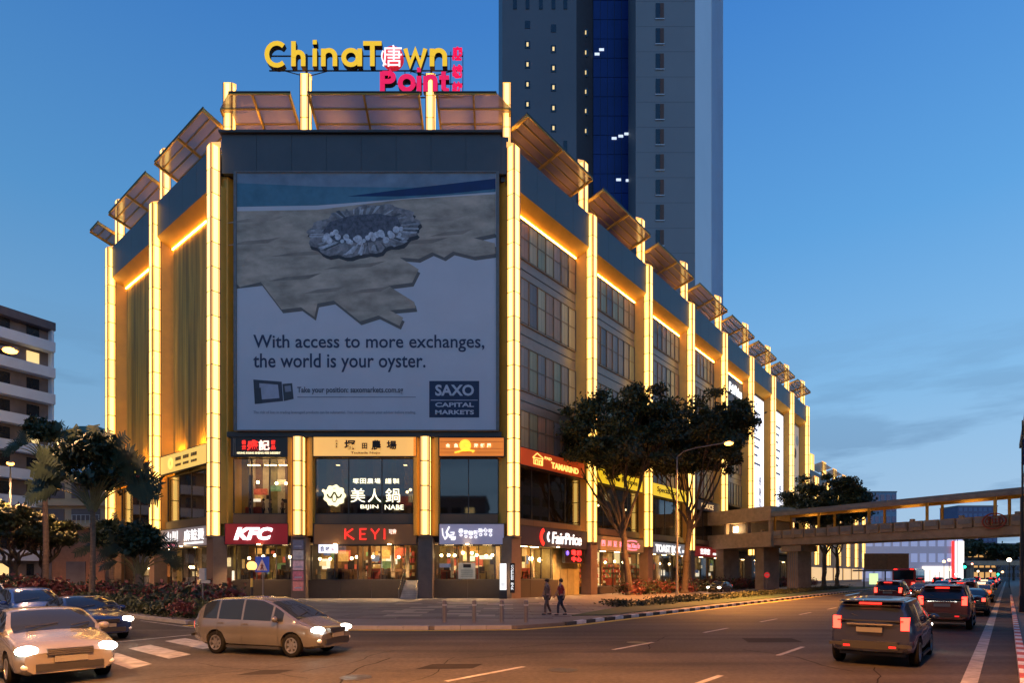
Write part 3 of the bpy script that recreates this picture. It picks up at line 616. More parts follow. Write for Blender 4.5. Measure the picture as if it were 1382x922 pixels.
fit_text('HONG KONG SHENG KEE DESSERT',.5,4.2,.16,.34,-.08,E('pale_yellow',(1,.85,.5),1.3),s,bold=.02)
for x in (.15,.3): MB().box(x,x+.03,-.05,-.001,.05,1.5).build('edge_line',mat('thin_rail',(.3,.28,.25)),s)
s=sign(FF,0,-16.95,12.3,8.75,1.62,'golden backlit farm restaurant sign with black brush characters',E('gold_board',(1,.50,.12),.82,(.7,.45,.15)),y=.0)
for a,b,z0,z1,ch in ((2.65,3.6,.5,1.35,'塚'),(4.15,4.6,.6,1.1,'田'),(4.95,5.8,.5,1.35,'農'),(6.25,7.1,.55,1.3,'場')): fit_text(ch,a,b,z0,z1,-.08,M_blkl,s,bold=.03)
fit_text('Tsukada Nojo',3.2,5.7,.12,.36,-.08,M_blkl,s,bold=.01); 
for z,ch in ((1.2,'山'),(.95,'海'),(.7,'里')): fit_text(ch,1.9,2.06,z,z+.18,-.08,M_blkl,s)
s=sign(FF,0,-6.2,12.3,5.5,1.55,'orange wood grain upper floor sign with yellow fish disc in the middle',E('orange_board',(1,.26,.03),.62,(.6,.22,.04)),y=.0)
MB().ribbon(arc(2.2,.9,.42,.42,0,360,18),.16,-.1,-.02).ribbon(arc(2.2,.9,.2,.2,0,360,12),.3,-.09,-.02).ribbon([(1.3,.28),(2.2,.52),(3.0,.42)],.12,-.1,-.02).ribbon([(1.6,.3),(2.4,.7),(2.9,.3)],.08,-.11,-.02).build('disc_mark',E('disc_yellow',(1,.72,.05),1.1),s)
for a,ch in ((.55,'金'),(1.25,'魚'),(2.95,'海'),(3.5,'鮮'),(4.05,'屋')): fit_text(ch,a,a+.36,.72,1.06,-.08,E('peach',(1,.8,.5),1.3),s,bold=.03)
for z in (.3,.62,1.2): MB().box(.05,5.45,-.012,-.001,z,z+.03).build('plank_line',mat('plank',(.35,.12,.03)),s)
# signs on the right wing
def rs(k,z,h,x0,x1,label,board,y=.15): return sign(FA,aR,k*B+x0,z,x1-x0,h,label,board,y=y)
s=rs(0,11.85,1.5,1.1,11.9,'orange red upper floor sign with yellow house outline and restaurant name',E('tam_board',(.62,.06,.01),.42,(.5,.08,.02)))
M_am=E('sign_amber',(1,.55,.12),1.7)
h=MB()
for pts in ([(2.1,.85),(2.75,1.32),(3.6,1.0),(3.6,.88)],[(2.25,.85),(2.25,.3),(3.55,.3),(3.55,.9)],[(2.5,.32),(2.5,.7),(2.85,.7),(2.85,.35)],[(3.1,.32),(3.1,.7),(3.4,.7),(3.4,.35)],[(2.1,.85),(3.6,.9)]): h.ribbon(pts,.07,-.08,-.02)
h.build('house_mark',M_am,s); fit_text('PAD',3.9,5.0,.95,1.2,-.07,M_am,s,bold=.02); fit_text('TAMARIND',4.95,9.6,.28,.85,-.07,M_am,s,bold=.03)
M_ylb=E('yellow_board',(1,.62,.02),.85,(.7,.5,.04))
s=rs(1,11.85,1.5,1.1,11.9,'bright yellow upper floor sign partly behind the big tree',M_ylb); fit_text('Secret Recipes',2.2,9.5,.4,1.15,-.05,M_blkl,s,bold=.01)
s=rs(2,11.85,1.5,1.1,11.9,'bright yellow upper floor sign right of the tree trunk fork',M_ylb); fit_text('Special Soup',2.0,8.6,.35,1.2,-.05,M_blkl,s,bold=.01)
s=rs(3,11.4,1.3,1.1,11.9,'dull brown upper floor sign with pale DOUCE lettering',mat('dull_brown',(.25,.13,.06))); fit_text('DOUCE',3.4,8,.25,.95,-.05,E('pale_amber',(1,.6,.25),.8),s,bold=.02)
s=rs(0,4.75,1.7,1.0,12.0,'dark navy supermarket sign with red and white curved mark and white letters',mat('navy_board',(.035,.03,.06),rough=.4,noise=.1),y=-.05)
fit_text('FairPrice',4.9,9.9,.3,1.4,-.09,W1,s,bold=.015,shear=.12,depth=.08)
lg=MB().ribbon(arc(3.9,.85,.75,.72,115,245,10),.34,-.1,-.02); lg.build('red_mark',M_redl,s); MB().ribbon(arc(4.75,.9,.55,.5,125,235,8),.2,-.1,-.02).build('white_mark',W1,s)
s=rs(1,4.75,1.5,1.1,11.9,'olive brown sign with small pink Chinese marks and pink rounded badge',E('olive_board',(.3,.14,.05),.3,(.3,.2,.1)),y=.0)
M_pk=E('sign_pink',(1,.25,.35),1.4)
for i,ch in enumerate('四川豆花'): fit_text(ch,1.2+i*1.25,1.9+i*1.25,.45,1.05,-.05,M_pk,s,bold=.02)
MB().ribbon(arc(8,.75,2.1,.52,60,300,16),.12,-.06,-.01).build('badge_ring',M_pk,s); fit_text('Dian Xiao Er',6.4,9.8,.45,1.0,-.06,M_pk,s,bold=.02)
s=rs(2,4.75,1.4,1.1,11.9,'grey toast cafe sign with tall white TOAST BOX letters',E('toast_board',(.16,.17,.2),.6,(.2,.2,.22)),y=.0); fit_text('TOAST BOX',1.2,8.6,.22,1.15,-.06,W1,s,bold=.03)
fit_text('土司工坊',9.0,10.5,.3,.7,-.06,W1,s,bold=.02)
s=rs(3,4.75,1.4,1.1,11.9,'deep red sign with white Chinese characters and a small white strip',E('deepred_board',(.45,.02,.02),.3,(.35,.03,.02)),y=.0); fit_text('吉米來',2.6,6.2,.3,1.15,-.06,W1,s,bold=.03); MB().box(7.4,10.2,-.06,-.01,.3,.6).build('strip',W1,s)
s=sign(FA,aR,8.3,3.35,3.4,1.35,'black running LED board with red characters below the supermarket sign',mat('led_board',(.02,.01,.01),rough=.3),y=.1,name='led_sign')
M_led=E('led_red',(1,.03,.03),2.4)
for i,ch in enumerate('電腦中心'): fit_text(ch,1.1+(i%2)*.95,1.9+(i%2)*.95,.72-(i//2)*.62,1.22-(i//2)*.62,-.06,M_led,s,bold=.03)
MB().ball((.3,-.1,.9),.22,sy=.4).build('blue_lamp',E('led_blue',(.15,.1,1),2.5),s)
# tall bright posters in the farther bays
for k,lab,cc in ((5,'tall white backlit poster between the pillars, nearer of the two',(.95,.93,1)),(6,'tall white backlit poster between the pillars, farther of the two',(.93,.93,1)),(7,'tall brown and cream poster in the last bay of the long facade',(.55,.4,.3))):
    x0=k*B+(1.5 if k<7 else 3.4); p=FA@Vector((x0,.75,13.6)); t=thing('wall_poster',lab,'poster',(p.x,p.y,p.z),aR); w=8.6 if k<7 else 6
    MB().box(0,w,0,.3,0,20).build('board',E('poster_%d'%k,cc,1.35 if k<7 else .35),t)
    if k<7:
        for j in range(7): MB().box(1.2+j*.2,w-2-(j*7%3)*.8,-.02,-.001,17-j*1.5,17.35-j*1.5).build('printed_line',mat('poster_grey',(.3,.3,.36),noise=.2),t)
        for j,ch in enumerate('感謝您'): fit_text(ch,w-3,w-1.4,4.6-j*1.9,6.1-j*1.9,-.03,mat('poster_grey',(.3,.3,.36)),t)
    else:
        for j in range(6): MB().ball((1.2+j%3*1.8,0,3+j*2.8),1.1,sy=.08).build('printed_shape',mat('poster_shape%d'%(j%3),((.6,.45,.3),(.25,.1,.06),(.7,.6,.5))[j%3]),t)
s=sign(FA,aR,4*B+2.2,28.2,8.8,5.6,'dark navy supermarket panel high on the facade with white letters and red mark',mat('navy_board',(.035,.03,.06)),y=.7); fit_text('FairPrice',2.2,8.2,3.0,4.6,-.1,W1,s,bold=.04,shear=.12,depth=.08); MB().ribbon(arc(1.5,3.8,.7,.8,115,245,10),.36,-.1,-.02).build('red_mark',M_redl,s)
# signs on the left wing
s=sign(FL,aL,-11.6,11.9,10.5,1.7,'yellow lit upper floor sign on the left wing with orange emblem and faint lines',E('leftyellow',(1,.60,.12),.9,(.7,.5,.15)),y=.0)
MB().ribbon(arc(2.4,.85,.4,.4,0,360,14),.28,-.06,-.01).build('orange_mark',M_am,s); [MB().box(3.6+i*.42,3.92+i*.42,-.05,-.01,z0,z0+h_).build('faint_mark',mat('faint_print',(.5,.3,.08)),s) for z0,h_,n_ in ((.95,.32,12),(.42,.22,11)) for i in range(n_) if i%4!=3]
s=sign(FL,aL,-24.2,11.9,10.5,1.6,'dark sign with red underline and yellow letters at the far left of the mall',mat('black_board',(.02,.015,.015)),y=.0)
fit_text('andi',5.6,8.4,.65,1.35,-.06,E('sign_yel',(1,.7,.1),1.3),s,bold=.03); MB().ribbon([(1.2,.45),(4.5,.62),(8.2,.38)],.14,-.06,-.01).build('underline',M_redl,s)
s=sign(FL,aL,-11.7,4.75,10.9,1.7,'grey sign with white brush Chinese characters beside the left light pillar',E('leftgrey',(.25,.2,.2),.5,(.3,.26,.25)),y=.0)
for i,(ch,a) in enumerate((('山',1.4),('川',2.9),('麻',5.6),('辣',7.0),('燙',8.4))): fit_text(ch,a,a+1.25,.5,1.5,-.06,W1,s,bold=.01)
fit_text('DELI',2.0,3.5,.14,.36,-.06,M_pk,s,bold=.03); fit_text('HOT POT AND NOODLES',5.6,9.5,.18,.36,-.06,W1,s,bold=.02)
# white letters on the glass of the middle upper window
p=FF@Vector((0,.38,0)); s=thing('window_lettering','glowing cream characters and BIJIN NABE words on the middle upper window','sign',(0,p.y,0))
M_cr=E('cream_glow',(1,.9,.62),2.0)
def wl(t,px0,px1,py0,py1,bold=.0): fit_text(t,XF(px0),XF(px1),ZF(py1),ZF(py0),0,M_cr,s,bold=bold)
for i,ch in enumerate('塚田農場'): wl(ch,474.5+i*9.8,482.5+i*9.8,645,652)
for i,ch in enumerate('謹製'): wl(ch,518.5+i*10.5,527+i*10.5,645,652)
wl('美',471.5,491,658.5,677.5); wl('人',495,513,659,677.5); wl('鍋',519,538.5,658.5,677.5); wl('BIJIN',485,509,681,687.5); wl('NABE',518,543.5,681,687.5)
# round flower emblem
p=thing('window_emblem','round cream flower emblem glowing on the left of the middle upper window','emblem',(XF(449.7),51.34,ZF(668.5)))
q=MB(); q.vprism([(.92*(1+.07*math.cos(9*t))*math.cos(t),.9*(1+.07*math.cos(9*t))*math.sin(t)) for t in [k*2*math.pi/54 for k in range(54)]],0,.05); q.build('disc',E('emb',(1,.88,.5),1.5),p)
q=MB()
for s_ in (-1,1): q.ribbon([(s_*.62,.12),(s_*.5,-.12),(s_*.3,-.2),(s_*.12,.1),(s_*.02,.3)],.13,-.03,-.005).ribbon([(s_*.15,-.1),(s_*.2,-.35),(s_*.1,-.5)],.06,-.03,-.005)
q.ribbon([(-.12,-.52),(.12,-.52)],.08,-.03,-.005).ribbon([(-.1,.62),(.1,.62)],.05,-.03,-.005); q.build('leaf_mark',mat('emb_dark',(.12,.08,.02),noise=0),p)

# ------------------------------------------------------------------ roof sign
RY=51.25
def SX(px): return (px-CX)*RY/F
def SZ(py): return CH+(HY-py)*RY/F
rs_=thing('rooftop_sign','large rooftop letters in yellow and pink on a thin bar frame','sign',(0,RY,0))
M_ye=E('roof_yellow',(1,.58,.02),.8,(.75,.5,.03)); M_pi=E('roof_pink',(1,.01,.10),.75,(.6,.02,.1)); M_bk=mat('letter_side',(.05,.035,.01))
def stroke(lst,w,m,name='letter',y=0):
    b=MB()
    for i,pts in enumerate(lst): b.ribbon([(SX(x),SZ(z)) for x,z in pts],w,y-.012*i,y+.45,0,1)
    b.build(name,[m,M_bk],rs_)
def parc(cx,cy,rx,ry,a0,a1,n=14): return [(cx+rx*math.cos(R(a0+(a1-a0)*i/n)),cy-ry*math.sin(R(a0+(a1-a0)*i/n))) for i in range(n+1)]
w=.40
stroke([parc(373.5,72.7,13.5,15,48,312)],w,M_ye)
stroke([[(396,55),(396,89)],parc(402.7,77,6.5,7,180,0,8)+[(409.2,89)]],w,M_ye)
stroke([[(424.7,65),(424.7,89)],[(422,56.5),(427.6,56.5)]],w*.95,M_ye)
stroke([[(436.3,65),(436.3,89)],parc(444,75.5,8,8,180,0,10)+[(452,89)]],w,M_ye)
stroke([parc(473.5,77,9.8,9.8,0,360,20),[(485.5,65),(485.5,89)]],w,M_ye)
stroke([[(490,58),(515,58)],[(502.5,58),(502.5,89)]],w,M_ye)
stroke([[(547,65),(553.5,87),(560.5,68),(567.5,87),(574,65)]],w*.9,M_ye)
stroke([[(583,65),(583,89)],parc(592,75.5,8.2,8,180,0,10)+[(600.2,89)]],w,M_ye)
w=.42
stroke([[(516,96),(516,123)],[(516,98.5),(525,98.5)]+parc(525,104,6,5.5,90,-90,8)+[(516,109.5)]],w,M_pi)
stroke([parc(549,111.5,9,9,0,360,18)],w,M_pi)
stroke([[(565.3,102),(565.3,123)],[(562.8,94),(567.8,94)]],w*.95,M_pi)
stroke([[(574.5,102),(574.5,123)],parc(581,109,6.2,6,180,0,8)+[(587.2,123)]],w,M_pi)
stroke([[(598.5,96),(598.5,118),(602,121.5),(606,121.5)],[(592.5,104.5),(606,104.5)]],w*.9,M_pi)
# round emblem: red disc, white character
q=MB(); q.vprism([(SX(529.5)+.92*math.cos(t),SZ(76)+.92*math.sin(t)) for t in [k*2*math.pi/32 for k in range(32)]],-.02,.4); q.build('emblem_disc',E('emb_red',(.8,.02,.04),.6,(.5,.02,.04)),rs_)
M_sw=E('seal_white',(1,.95,.95),1.1)
fit_text('唐',SX(516.5),SX(542.5),SZ(90.5),SZ(61.5),-.1,M_sw,rs_,'emblem_character',bold=.0)
MB().ribbon(arc(SX(529.5),SZ(76),.9,.9,150,235,10),.1,-.09,-.02).build('emblem_ring',M_sw,rs_)
for ch,a,b in (('唐',62,78.5),('城',86.5,102.5),('坊',109.5,124)): fit_text(ch,SX(610),SX(623.5),SZ(b),SZ(a),0,M_pi,rs_,'letter',bold=.05,depth=.25)
fr=MB()
for py in (68,88): fr.box(SX(360),SX(624),.5,.58,SZ(py)-.04,SZ(py)+.04)
for py in (106,124.5): fr.box(SX(513),SX(624),.5,.58,SZ(py)-.04,SZ(py)+.04)
for px in (512.5,545,607.5,624): fr.box(SX(px)-.03,SX(px)+.03,.52,.56,SZ(125.5),SZ(62 if px>600 else 88))
for c,hw in ((411,30),(581,30)):
    for s_ in (-1,1): fr.tube((SX(c),.55,SZ(96)),(SX(c+s_*hw),.55,SZ(88)),.04,n=5)
    fr.box(SX(c)-.08,SX(c)+.08,.45,.61,SZ(100),SZ(66))
fr.build('bar_frame',mat('sign_bars',(.05,.06,.08),rough=.4),rs_)
# ------------------------------------------------------------------ office tower behind
def U(px,Y): return (px-CX)/F*Y
tw=thing('office_tower','very tall grey office tower with blue glass behind the shopping centre','tower',(40,125,0))
def TWM(b,name,m,**k):
    b.v=[(x-40,y-125,z) for x,y,z in b.v]; return b.build(name,m,tw,**k)
M_tg=mat('tower_grey',(.24,.25,.27),rough=.55,noise=.1,ns=.05); M_td=mat('tower_dark',(.13,.14,.165),rough=.5,noise=.1,ns=.05)
M_tgl=mat('tower_glass',(.010,.035,.20),rough=.3,noise=.3,ns=.08,spec=.3); M_tl=mat('tower_light',(.72,.76,.82),rough=.5,noise=.06,ns=.05)
H=150
TWM(MB().prism([(U(673,120),120),(U(678,115),115),(U(778,115),115),(U(778,115)+.01,135),(U(673,120),140)],0,H),'left_wing',M_td)
TWM(MB().prism([(U(778,115)+.02,115.05),(U(800,119),119),(U(800,119),140),(U(778,115)+.02,140)],0,H),'stair_shaft',mat('tower_shaft',(.06,.065,.08)))
xg0,xg1=U(800.5,119.2),U(858,119.2)
TWM(MB().box(xg0,xg1,119.3,140,0,H),'glass_core',M_frame)
nx=6
for k in range(0,22):
    z0=40+k*3.85
    for i in range(nx):
        a=xg0+(xg1-xg0)*i/nx; TWM(MB().box(a+.04,a+(xg1-xg0)/nx-.04,119.18+rnd.uniform(-.01,.01),119.29,z0+.05,z0+3.8),'glass_panel',M_tgl)
xs0,xs1=U(858,112),U(938,112)
TWM(MB().prism([(xs0,112),(xs1,112),(U(960,124),124),(U(960,124),140),(xs0,140)],0,H),'right_slab',M_tg)
TWM(MB().prism([(U(960,124)+.02,124.05),(U(975,136),136),(U(975,136),150),(U(960,124)+.02,150)],0,H),'side_wing',mat('tower_blue',(.34,.60,.95),rough=.3,metal=.0,noise=.15,ns=.3))
for i in range(12):
    t=i/11; x=U(960,124)+.02+(U(975,136)-U(960,124))*t; y=124.05+(136-124.05)*t; TWM(MB().box(x-.05,x+.05,y-.25,y-.05,0,H),'side_mullion',M_tl)
TWM(MB().prism([(xs1+.02,111.98),(U(960,124)+.02,123.95),(U(960,124)-.3,124.3),(xs1-.3,112.3)],0,H+.1),'skylit_flank',M_tl)  # flank paler than the slab: stronger sky light put into its colour
for z in [20+j*4.73 for j in range(28)]: TWM(MB().box(xs0+.1,xs1-.05,111.985,111.999,z,z+.05),'panel_joint',M_td)
M_win=mat('tower_window',(.02,.022,.03),rough=.15,noise=.3,ns=1,spec=.8); M_rust=mat('rust_blind',(.14,.06,.035),rough=.5)
for j in range(16):
    z=CH+(HY-15)*112/F-j*4.73+ 4.73*0; x=U(885,112)
    if z<20: break
    TWM(MB().box(x,x+.75,111.9,111.98,z-1.4,z+1.5),'window',M_win); TWM(MB().box(x+.8,x+1.5,111.9,111.98,z-1.4,z+1.5),'window',M_rust)
    TWM(MB().box(x-.1,x+1.6,111.8,111.99,z-1.55,z-1.41),'sill',M_tl)
M_lit=mat('lit_window',(.8,.6,.3),noise=0,emit=(1,.7,.28),es=.95)
for px,ys in ((712,(33,60,87,114,141,166)),(747,(38,66,92,118,146,173)),(790,(44,71,98,124,150,177))):
    Y=115 if px<780 else 117.2
    for y in ys:
        x=U(px,Y); z=CH+(HY-y)*Y/F; lit=y>50 or px>780
        TWM(MB().box(x-.5,x+.5,Y-.06,Y-.001,z-.75,z+.75),'window',M_win)
        if lit: TWM(MB().box(x-.2,x+.17,Y-.09,Y-.061,z-.35,z+.4),'lit_lamp',M_lit)
for px in (695,712,730,747,763): 
    for (a,b) in ((0,12),(190,212)):
        x=U(px,115); TWM(MB().box(x-.35,x+.35,114.9,114.999,CH+(HY-b)*115/F,CH+(HY-a)*115/F+(20 if a==0 else 0)),'slot_window',M_win)
for px,py in ((806,72),(812,66),(829,186),(838,183),(846,180),(835,242),(848,243)):
    x=U(px,119.1); z=CH+(HY-py)*119/F; TWM(MB().box(x-.5,x+.45,119.06,119.1,z-.25,z+.25),'office_light',E('office_light_m',(.8,.9,1),.9))

# ------------------------------------------------------------------ apartment block and podium on the left
aB=math.atan2(.88,.475); FB=fm(-57.3,75,aB)
ap=thing('apartment_block','white apartment block with dark window bands behind the palms','apartment block',(-57.3,75,0),aB)
M_apw=mat('apartment_white',(.72,.78,.86),rough=.7,noise=.1,ns=.3); M_apd=mat('apartment_wall',(.17,.14,.14),rough=.6,noise=.3,ns=.4)
MB().box(-42,0,1.2,14,0,32.8).build('wall',M_apd,ap)
MB().box(-42,.1,.2,14,32.9,33.9).build('roof',mat('apartment_roof',(.12,.10,.11)),ap); MB().box(-30,-12,4,10,33.92,38).build('roof_house',M_apw,ap)
MB().tube((-10,5,33.9),(-10,5,38.5),.08).tube((-10.8,5,37.2),(-9.2,5,37.2),.05).tube((-10.8,5,38.2),(-9.2,5,38.2),.05).build('antenna',M_dark,ap)
for j in range(10):
    z=.6+j*3.28
    for i in range(6): MB().box(-42+i*7+.02,-35+i*7-.02,0,1.19,z,z+1.25).build('parapet',M_apw,ap)
    for i in range(14):
        x=-41.6+i*3
        if x<-1: MB().box(x,x+1.3,1.1,1.19,z+1.5,z+2.9).build('window',M_win if rnd.random()<.93 else M_lit,ap)
    for i in range(7): MB().box(-42+i*6.95,-41.75+i*6.95,.3,1.19,z+1.26,z+3.27).build('post',M_apw,ap)
MB().box(.02,1.5,.5,8,18.5,19.6).build('side_balcony',M_apw,ap)
M_bei=mat('beige_wall',(.58,.42,.26),rough=.7,noise=.15,ns=.3); 
pd=thing('podium_building','low beige podium building with ledges behind the palms at the left','building',(-60,74,0))
MB().box(-30,9.5,0,16,0,8).build('wall',mat('maroon_wall',(.34,.16,.09),rough=.7),pd)
MB().box(-30,10,-.3,16,8.02,14.2).build('upper_wall',M_bei,pd)
for z in (8.0,10.6,14.2): MB().box(-30,10.4,-.9,-.31,z+.05,z+.45).build('ledge',M_bei,pd)
for i in range(9): MB().box(-29.5+i*4.4,-26+i*4.4,-.4,-.301,11.6,13.5).build('opening',M_apd,pd)
for i in range(9): MB().box(-29.5+i*4.4,-26+i*4.4,-.4,-.301,8.9,10.3).build('opening',M_apd,pd)
for i in range(5): MB().box(-12+i*4.2,-9.6+i*4.2,-.1,-.001,.1,3.8).build('door',M_apd,pd)
for i in range(7): MB().box(6+i*.55,6.06+i*.55,-.8,-.74,8.5,9.5).build('rail_post',M_kerbw,pd)
MB().box(6,9.4,-.8,-.74,9.5,9.56).build('rail',M_kerbw,pd)
MB().box(-22,-4,-3.4,-.31,5.6,6.0).build('awning',M_bei,pd)
for i in range(6): MB().box(-21+i*2.6,-19.6+i*2.6,-2.4,-2.2,5.0,5.5).build('awning_light',M_lit,pd)
for x in (-3.2,-10.5): MB().box(x,x+.7,-1.3,-.5,.0,14.8).build('buttress',M_bei,pd)
for a,b in (((-9.8,9),(-3.4,13.6)),): MB().tube((a[0],-1.2,a[1]),(b[0],-1.2,b[1]),.22,n=4).build('brace',M_bei,pd)
gh=thing('gabled_house','distant building with a green pitched roof between the apartment block and the mall','house',(-86,120,0))
MB().box(-9,9,0,10,0,28).build('wall',M_apw,gh); MB().vprism([(-10,28.1),(10,28.1),(3,32),(-1,32)],-.5,10.5).build('roof',mat('green_roof',(.06,.16,.15)),gh)
for i in range(5): MB().box(-8+i*3.4,-6+i*3.4,-.08,-.001,24,26).build('window',M_win,gh)

# ------------------------------------------------------------------ second, lower wing of the mall down the street
w2=thing('lower_annexe','lower wing farther down the street with shorter glowing light pillars','annexe',(0,0,0))
MB().box(8*B+4,8*B+86,1.3,28,0,25.8).build('wall',M_brown,w2,FA); MB().box(8*B+4,8*B+86,.4,1.28,22.5,26).build('header',M_slate,w2,FA)
P2=pillar_meshes(.42,20,2.5); P3=pillar_meshes(.4,4.0,2.0)
for k in range(6):
    x=8*B+9+k*12.4; pillar(FA,x,-.1,4.5,P2,parent=w2); pillar(FA,x+.1,.9,25.8,P3,parent=w2)
    for s_ in (-3,3): MB().box(x+6+s_-1.6,x+6+s_+1.6,1.2,1.29,14,21).build('window',M_win,w2,FA)
    MB().box(x+1,x+11,1.1,1.25,.8,4).build('shopfront',E('far_shop',(1,.6,.25),.8),w2,FA)
    c=MB().add([(x+1,-1,28.2),(x+11.6,-1,28.2),(x+11.6,2,27.4),(x+1,2,27.4)],[(0,3,2,1)]); c.build('canopy',M_perf,w2,FA)

# ------------------------------------------------------------------ footbridge
D=Vector((14.7,-23,0)).normalized(); aD=math.atan2(D.y,D.x)
br=thing('footbridge','covered concrete footbridge with planter parapets crossing high over the traffic','footbridge',(34.2,80,0),aD)
M_bc=mat('bridge_concrete',(.42,.30,.20),rough=.75,noise=.25,ns=.8,bump=.2); M_roof2=mat('bridge_roof',(.22,.23,.24),rough=.5,noise=.15,ns=.4)
L0,L1=-1,62
MB().box(L0,L1,0.35,3.9,6.0,6.5).build('deck',M_bc,br); MB().box(L0,L1,.05,.34,6.05,6.95).build('edge_beam',M_bc,br); MB().box(L0,L1,3.91,4.2,6.05,6.95).build('edge_beam',M_bc,br)
for i in range(42):
    x=L0+.3+i*1.5
    MB().prism([(x,-.12),(x+1.3,-.12),(x+1.3,.33),(x,.33)],6.97,8.0).build('planter_panel',M_bc,br)
    MB().box(x+.12,x+1.18,-.2,-.121,7.35,7.85).build('planter_pot',M_conc,br)
for i in range(14): MB().box(L0+i*4.6,L0+.35+i*4.6,-.16,.34,6.9,8.25).build('parapet_post',M_bc,br)
MB().box(L0,L1,3.95,4.15,6.97,8.0).build('rear_parapet',M_bc,br)
MB().box(L0,L1,-.5,4.7,10.25,10.5).build('roof',M_roof2,br); MB().box(L0,L1,-.55,-.45,10.05,10.249).box(L0,L1,-.52,-.4,9.85,10.04).build('roof_edge',M_conc,br)
MB().box(L0,L1,.3,.5,9.9,10.24).box(L0,L1,3.7,3.9,9.9,10.24).build('roof_beam',M_gold,br)
for i in range(11):
    x=.8+i*6
    MB().box(x,x+.22,.2,.42,8.0,9.9).build('roof_column',M_gold,br); MB().box(x,x+.22,3.8,4.02,8.0,9.9).build('roof_column',M_gold,br)
    MB().box(x+1.5,x+3.3,1.9,2.1,10.14,10.24).build('strip_light',mat('bridge_lamp',(1,.8,.5),noise=0,emit=(1,.55,.14),es=14),br)
for x,w_ in ((2.5,1.5),(45,1.5)):
    MB().box(x,x+w_,.6,3.6,0,5.2).build('pier',M_bc,br); MB().box(x-.6,x+w_+.6,.2,3.9,5.2,5.98).build('pier_head',M_bc,br)
    for j in range(5): MB().box(x+.12+j*.3,x+.2+j*.3,.52,.599,.2,5.1).build('pier_rib',M_conc,br)
# round emblem on the parapet
q=MB().ribbon(arc(25.0,7.45,.95,.75,0,360,20),.12,-.3,-.2).ribbon(arc(25.0,7.45,.7,.5,0,360,20),.06,-.3,-.2); 
for dx in (-.4,-.13,.13,.4): q.ribbon([(25+dx,7.15),(25+dx,7.75)],.08,-.3,-.2)
q.ribbon([(24.5,7.3),(25.5,7.3)],.06,-.3,-.2).ribbon([(24.45,7.6),(25.55,7.6)],.06,-.3,-.2).build('emblem',mat('emblem_red',(.35,.06,.03),rough=.6),br)
# landing block against the facade
ld=thing('bridge_landing','beige landing block joining the footbridge to the facade','landing',(29.5,87.3,0),aD)
MB().box(-1.5,9.6,-.6,5,5.9,7.9).build('lower_wall',mat('landing_beige',(.55,.38,.23),rough=.7),ld); MB().box(-1.5,9.6,-.6,5,9.4,11.3).build('upper_wall',mat('landing_beige',(.55,.38,.23)),ld)
MB().box(-1.2,9.3,1.0,4.8,7.92,9.38).build('recess',M_apd,ld)
for x in (-1.3,2.2,5.8,9.2): MB().box(x,x+.3,-.5,.2,7.91,9.39).build('post',M_bc,ld)
MB().box(3.2,3.8,.2,.5,8.2,9.0).build('lamp',M_tube,ld)
for x in (0,6.5): MB().box(x,x+1.3,.5,4,0,5.88).build('pier',M_bc,ld)

# ------------------------------------------------------------------ far street: buildings, shelter, bridge, lights
def far_block(name,label,cat,px0,px1,py,Y,m,dz=0,depth=14,win=None,nwx=6,nwz=4,z0=0):
    x0=U(px0,Y); x1=U(px1,Y); z1=CH+(HY-py)*Y/F; t=thing(name,label,cat,(x0,Y,0)); w=x1-x0
    MB().box(0,w,0,depth,z0,z1).build('wall',m,t); MB().box(-.2,w+.2,-.2,depth,z1+.02,z1+.6).build('roof',M_tg,t)
    if win is not None:
        for j in range(nwz):
            for i in range(nwx):
                a=w*(i+.15)/nwx; b=w*(i+.85)/nwx; zz=z0+(z1-z0)*(j+.25)/nwz; MB().box(a,b,-.12,-.01,zz,zz+(z1-z0)/nwz*.55).build('window',win,t)
    return t
M_lavw=mat('lavender_wall',(.50,.47,.58),rough=.5); M_blu=mat('blue_glass',(.03,.08,.22),rough=.25,noise=.2,ns=.1)
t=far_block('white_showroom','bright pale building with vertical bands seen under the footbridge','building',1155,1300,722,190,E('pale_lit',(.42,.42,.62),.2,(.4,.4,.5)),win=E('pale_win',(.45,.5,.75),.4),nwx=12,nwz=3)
MB().box(21,30,-.5,-.2,.2,5).build('shopfront',E('shopf',(1,.85,.7),1.2),t); MB().box(31.5,34,-.6,-.2,0,13).build('lit_column',E('litcol',(1,.9,.8),1.4),t); MB().box(30.4,30.9,-.6,-.2,0,13).build('red_band',M_redl,t)
far_block('blue_block','distant blue glass block rising above the bridge beside the round tree','building',1172,1210,665,300,mat('pale_blue',(.2,.3,.42)),win=M_blu,nwx=5,nwz=8)
far_block('blue_office','dark blue office block seen above and below the bridge deck','building',1293,1346,684,330,M_blu,win=mat('blue_win',(.05,.14,.32),rough=.2),nwx=8,nwz=12)
far_block('hillside_flats','dim distant flats beyond the far footbridge','building',1346,1378,735,360,mat('dim_flats',(.12,.13,.17)),win=M_win,nwx=5,nwz=5)
far_block('brown_shophouse','brown shophouse with warm lamps beside the bright showroom','building',1288,1345,742,240,mat('brown_house',(.14,.10,.08)),win=E('far_amber',(1,.5,.15),.7),nwx=7,nwz=3)
fb=thing('far_overpass','distant low overpass crossing the road beyond the traffic','overpass',(100,210,0)); MB().box(60,120,0,5,5.6,7.2).build('deck',M_bc,fb); 
for x in (62,90,118): MB().box(x,x+1.2,1,3,0,5.6).build('pier',M_bc,fb)
bs=thing('bus_shelter','brown roofed bus shelter with a lit advertisement panel beneath the footbridge','bus shelter',(57.6,98,0),0)
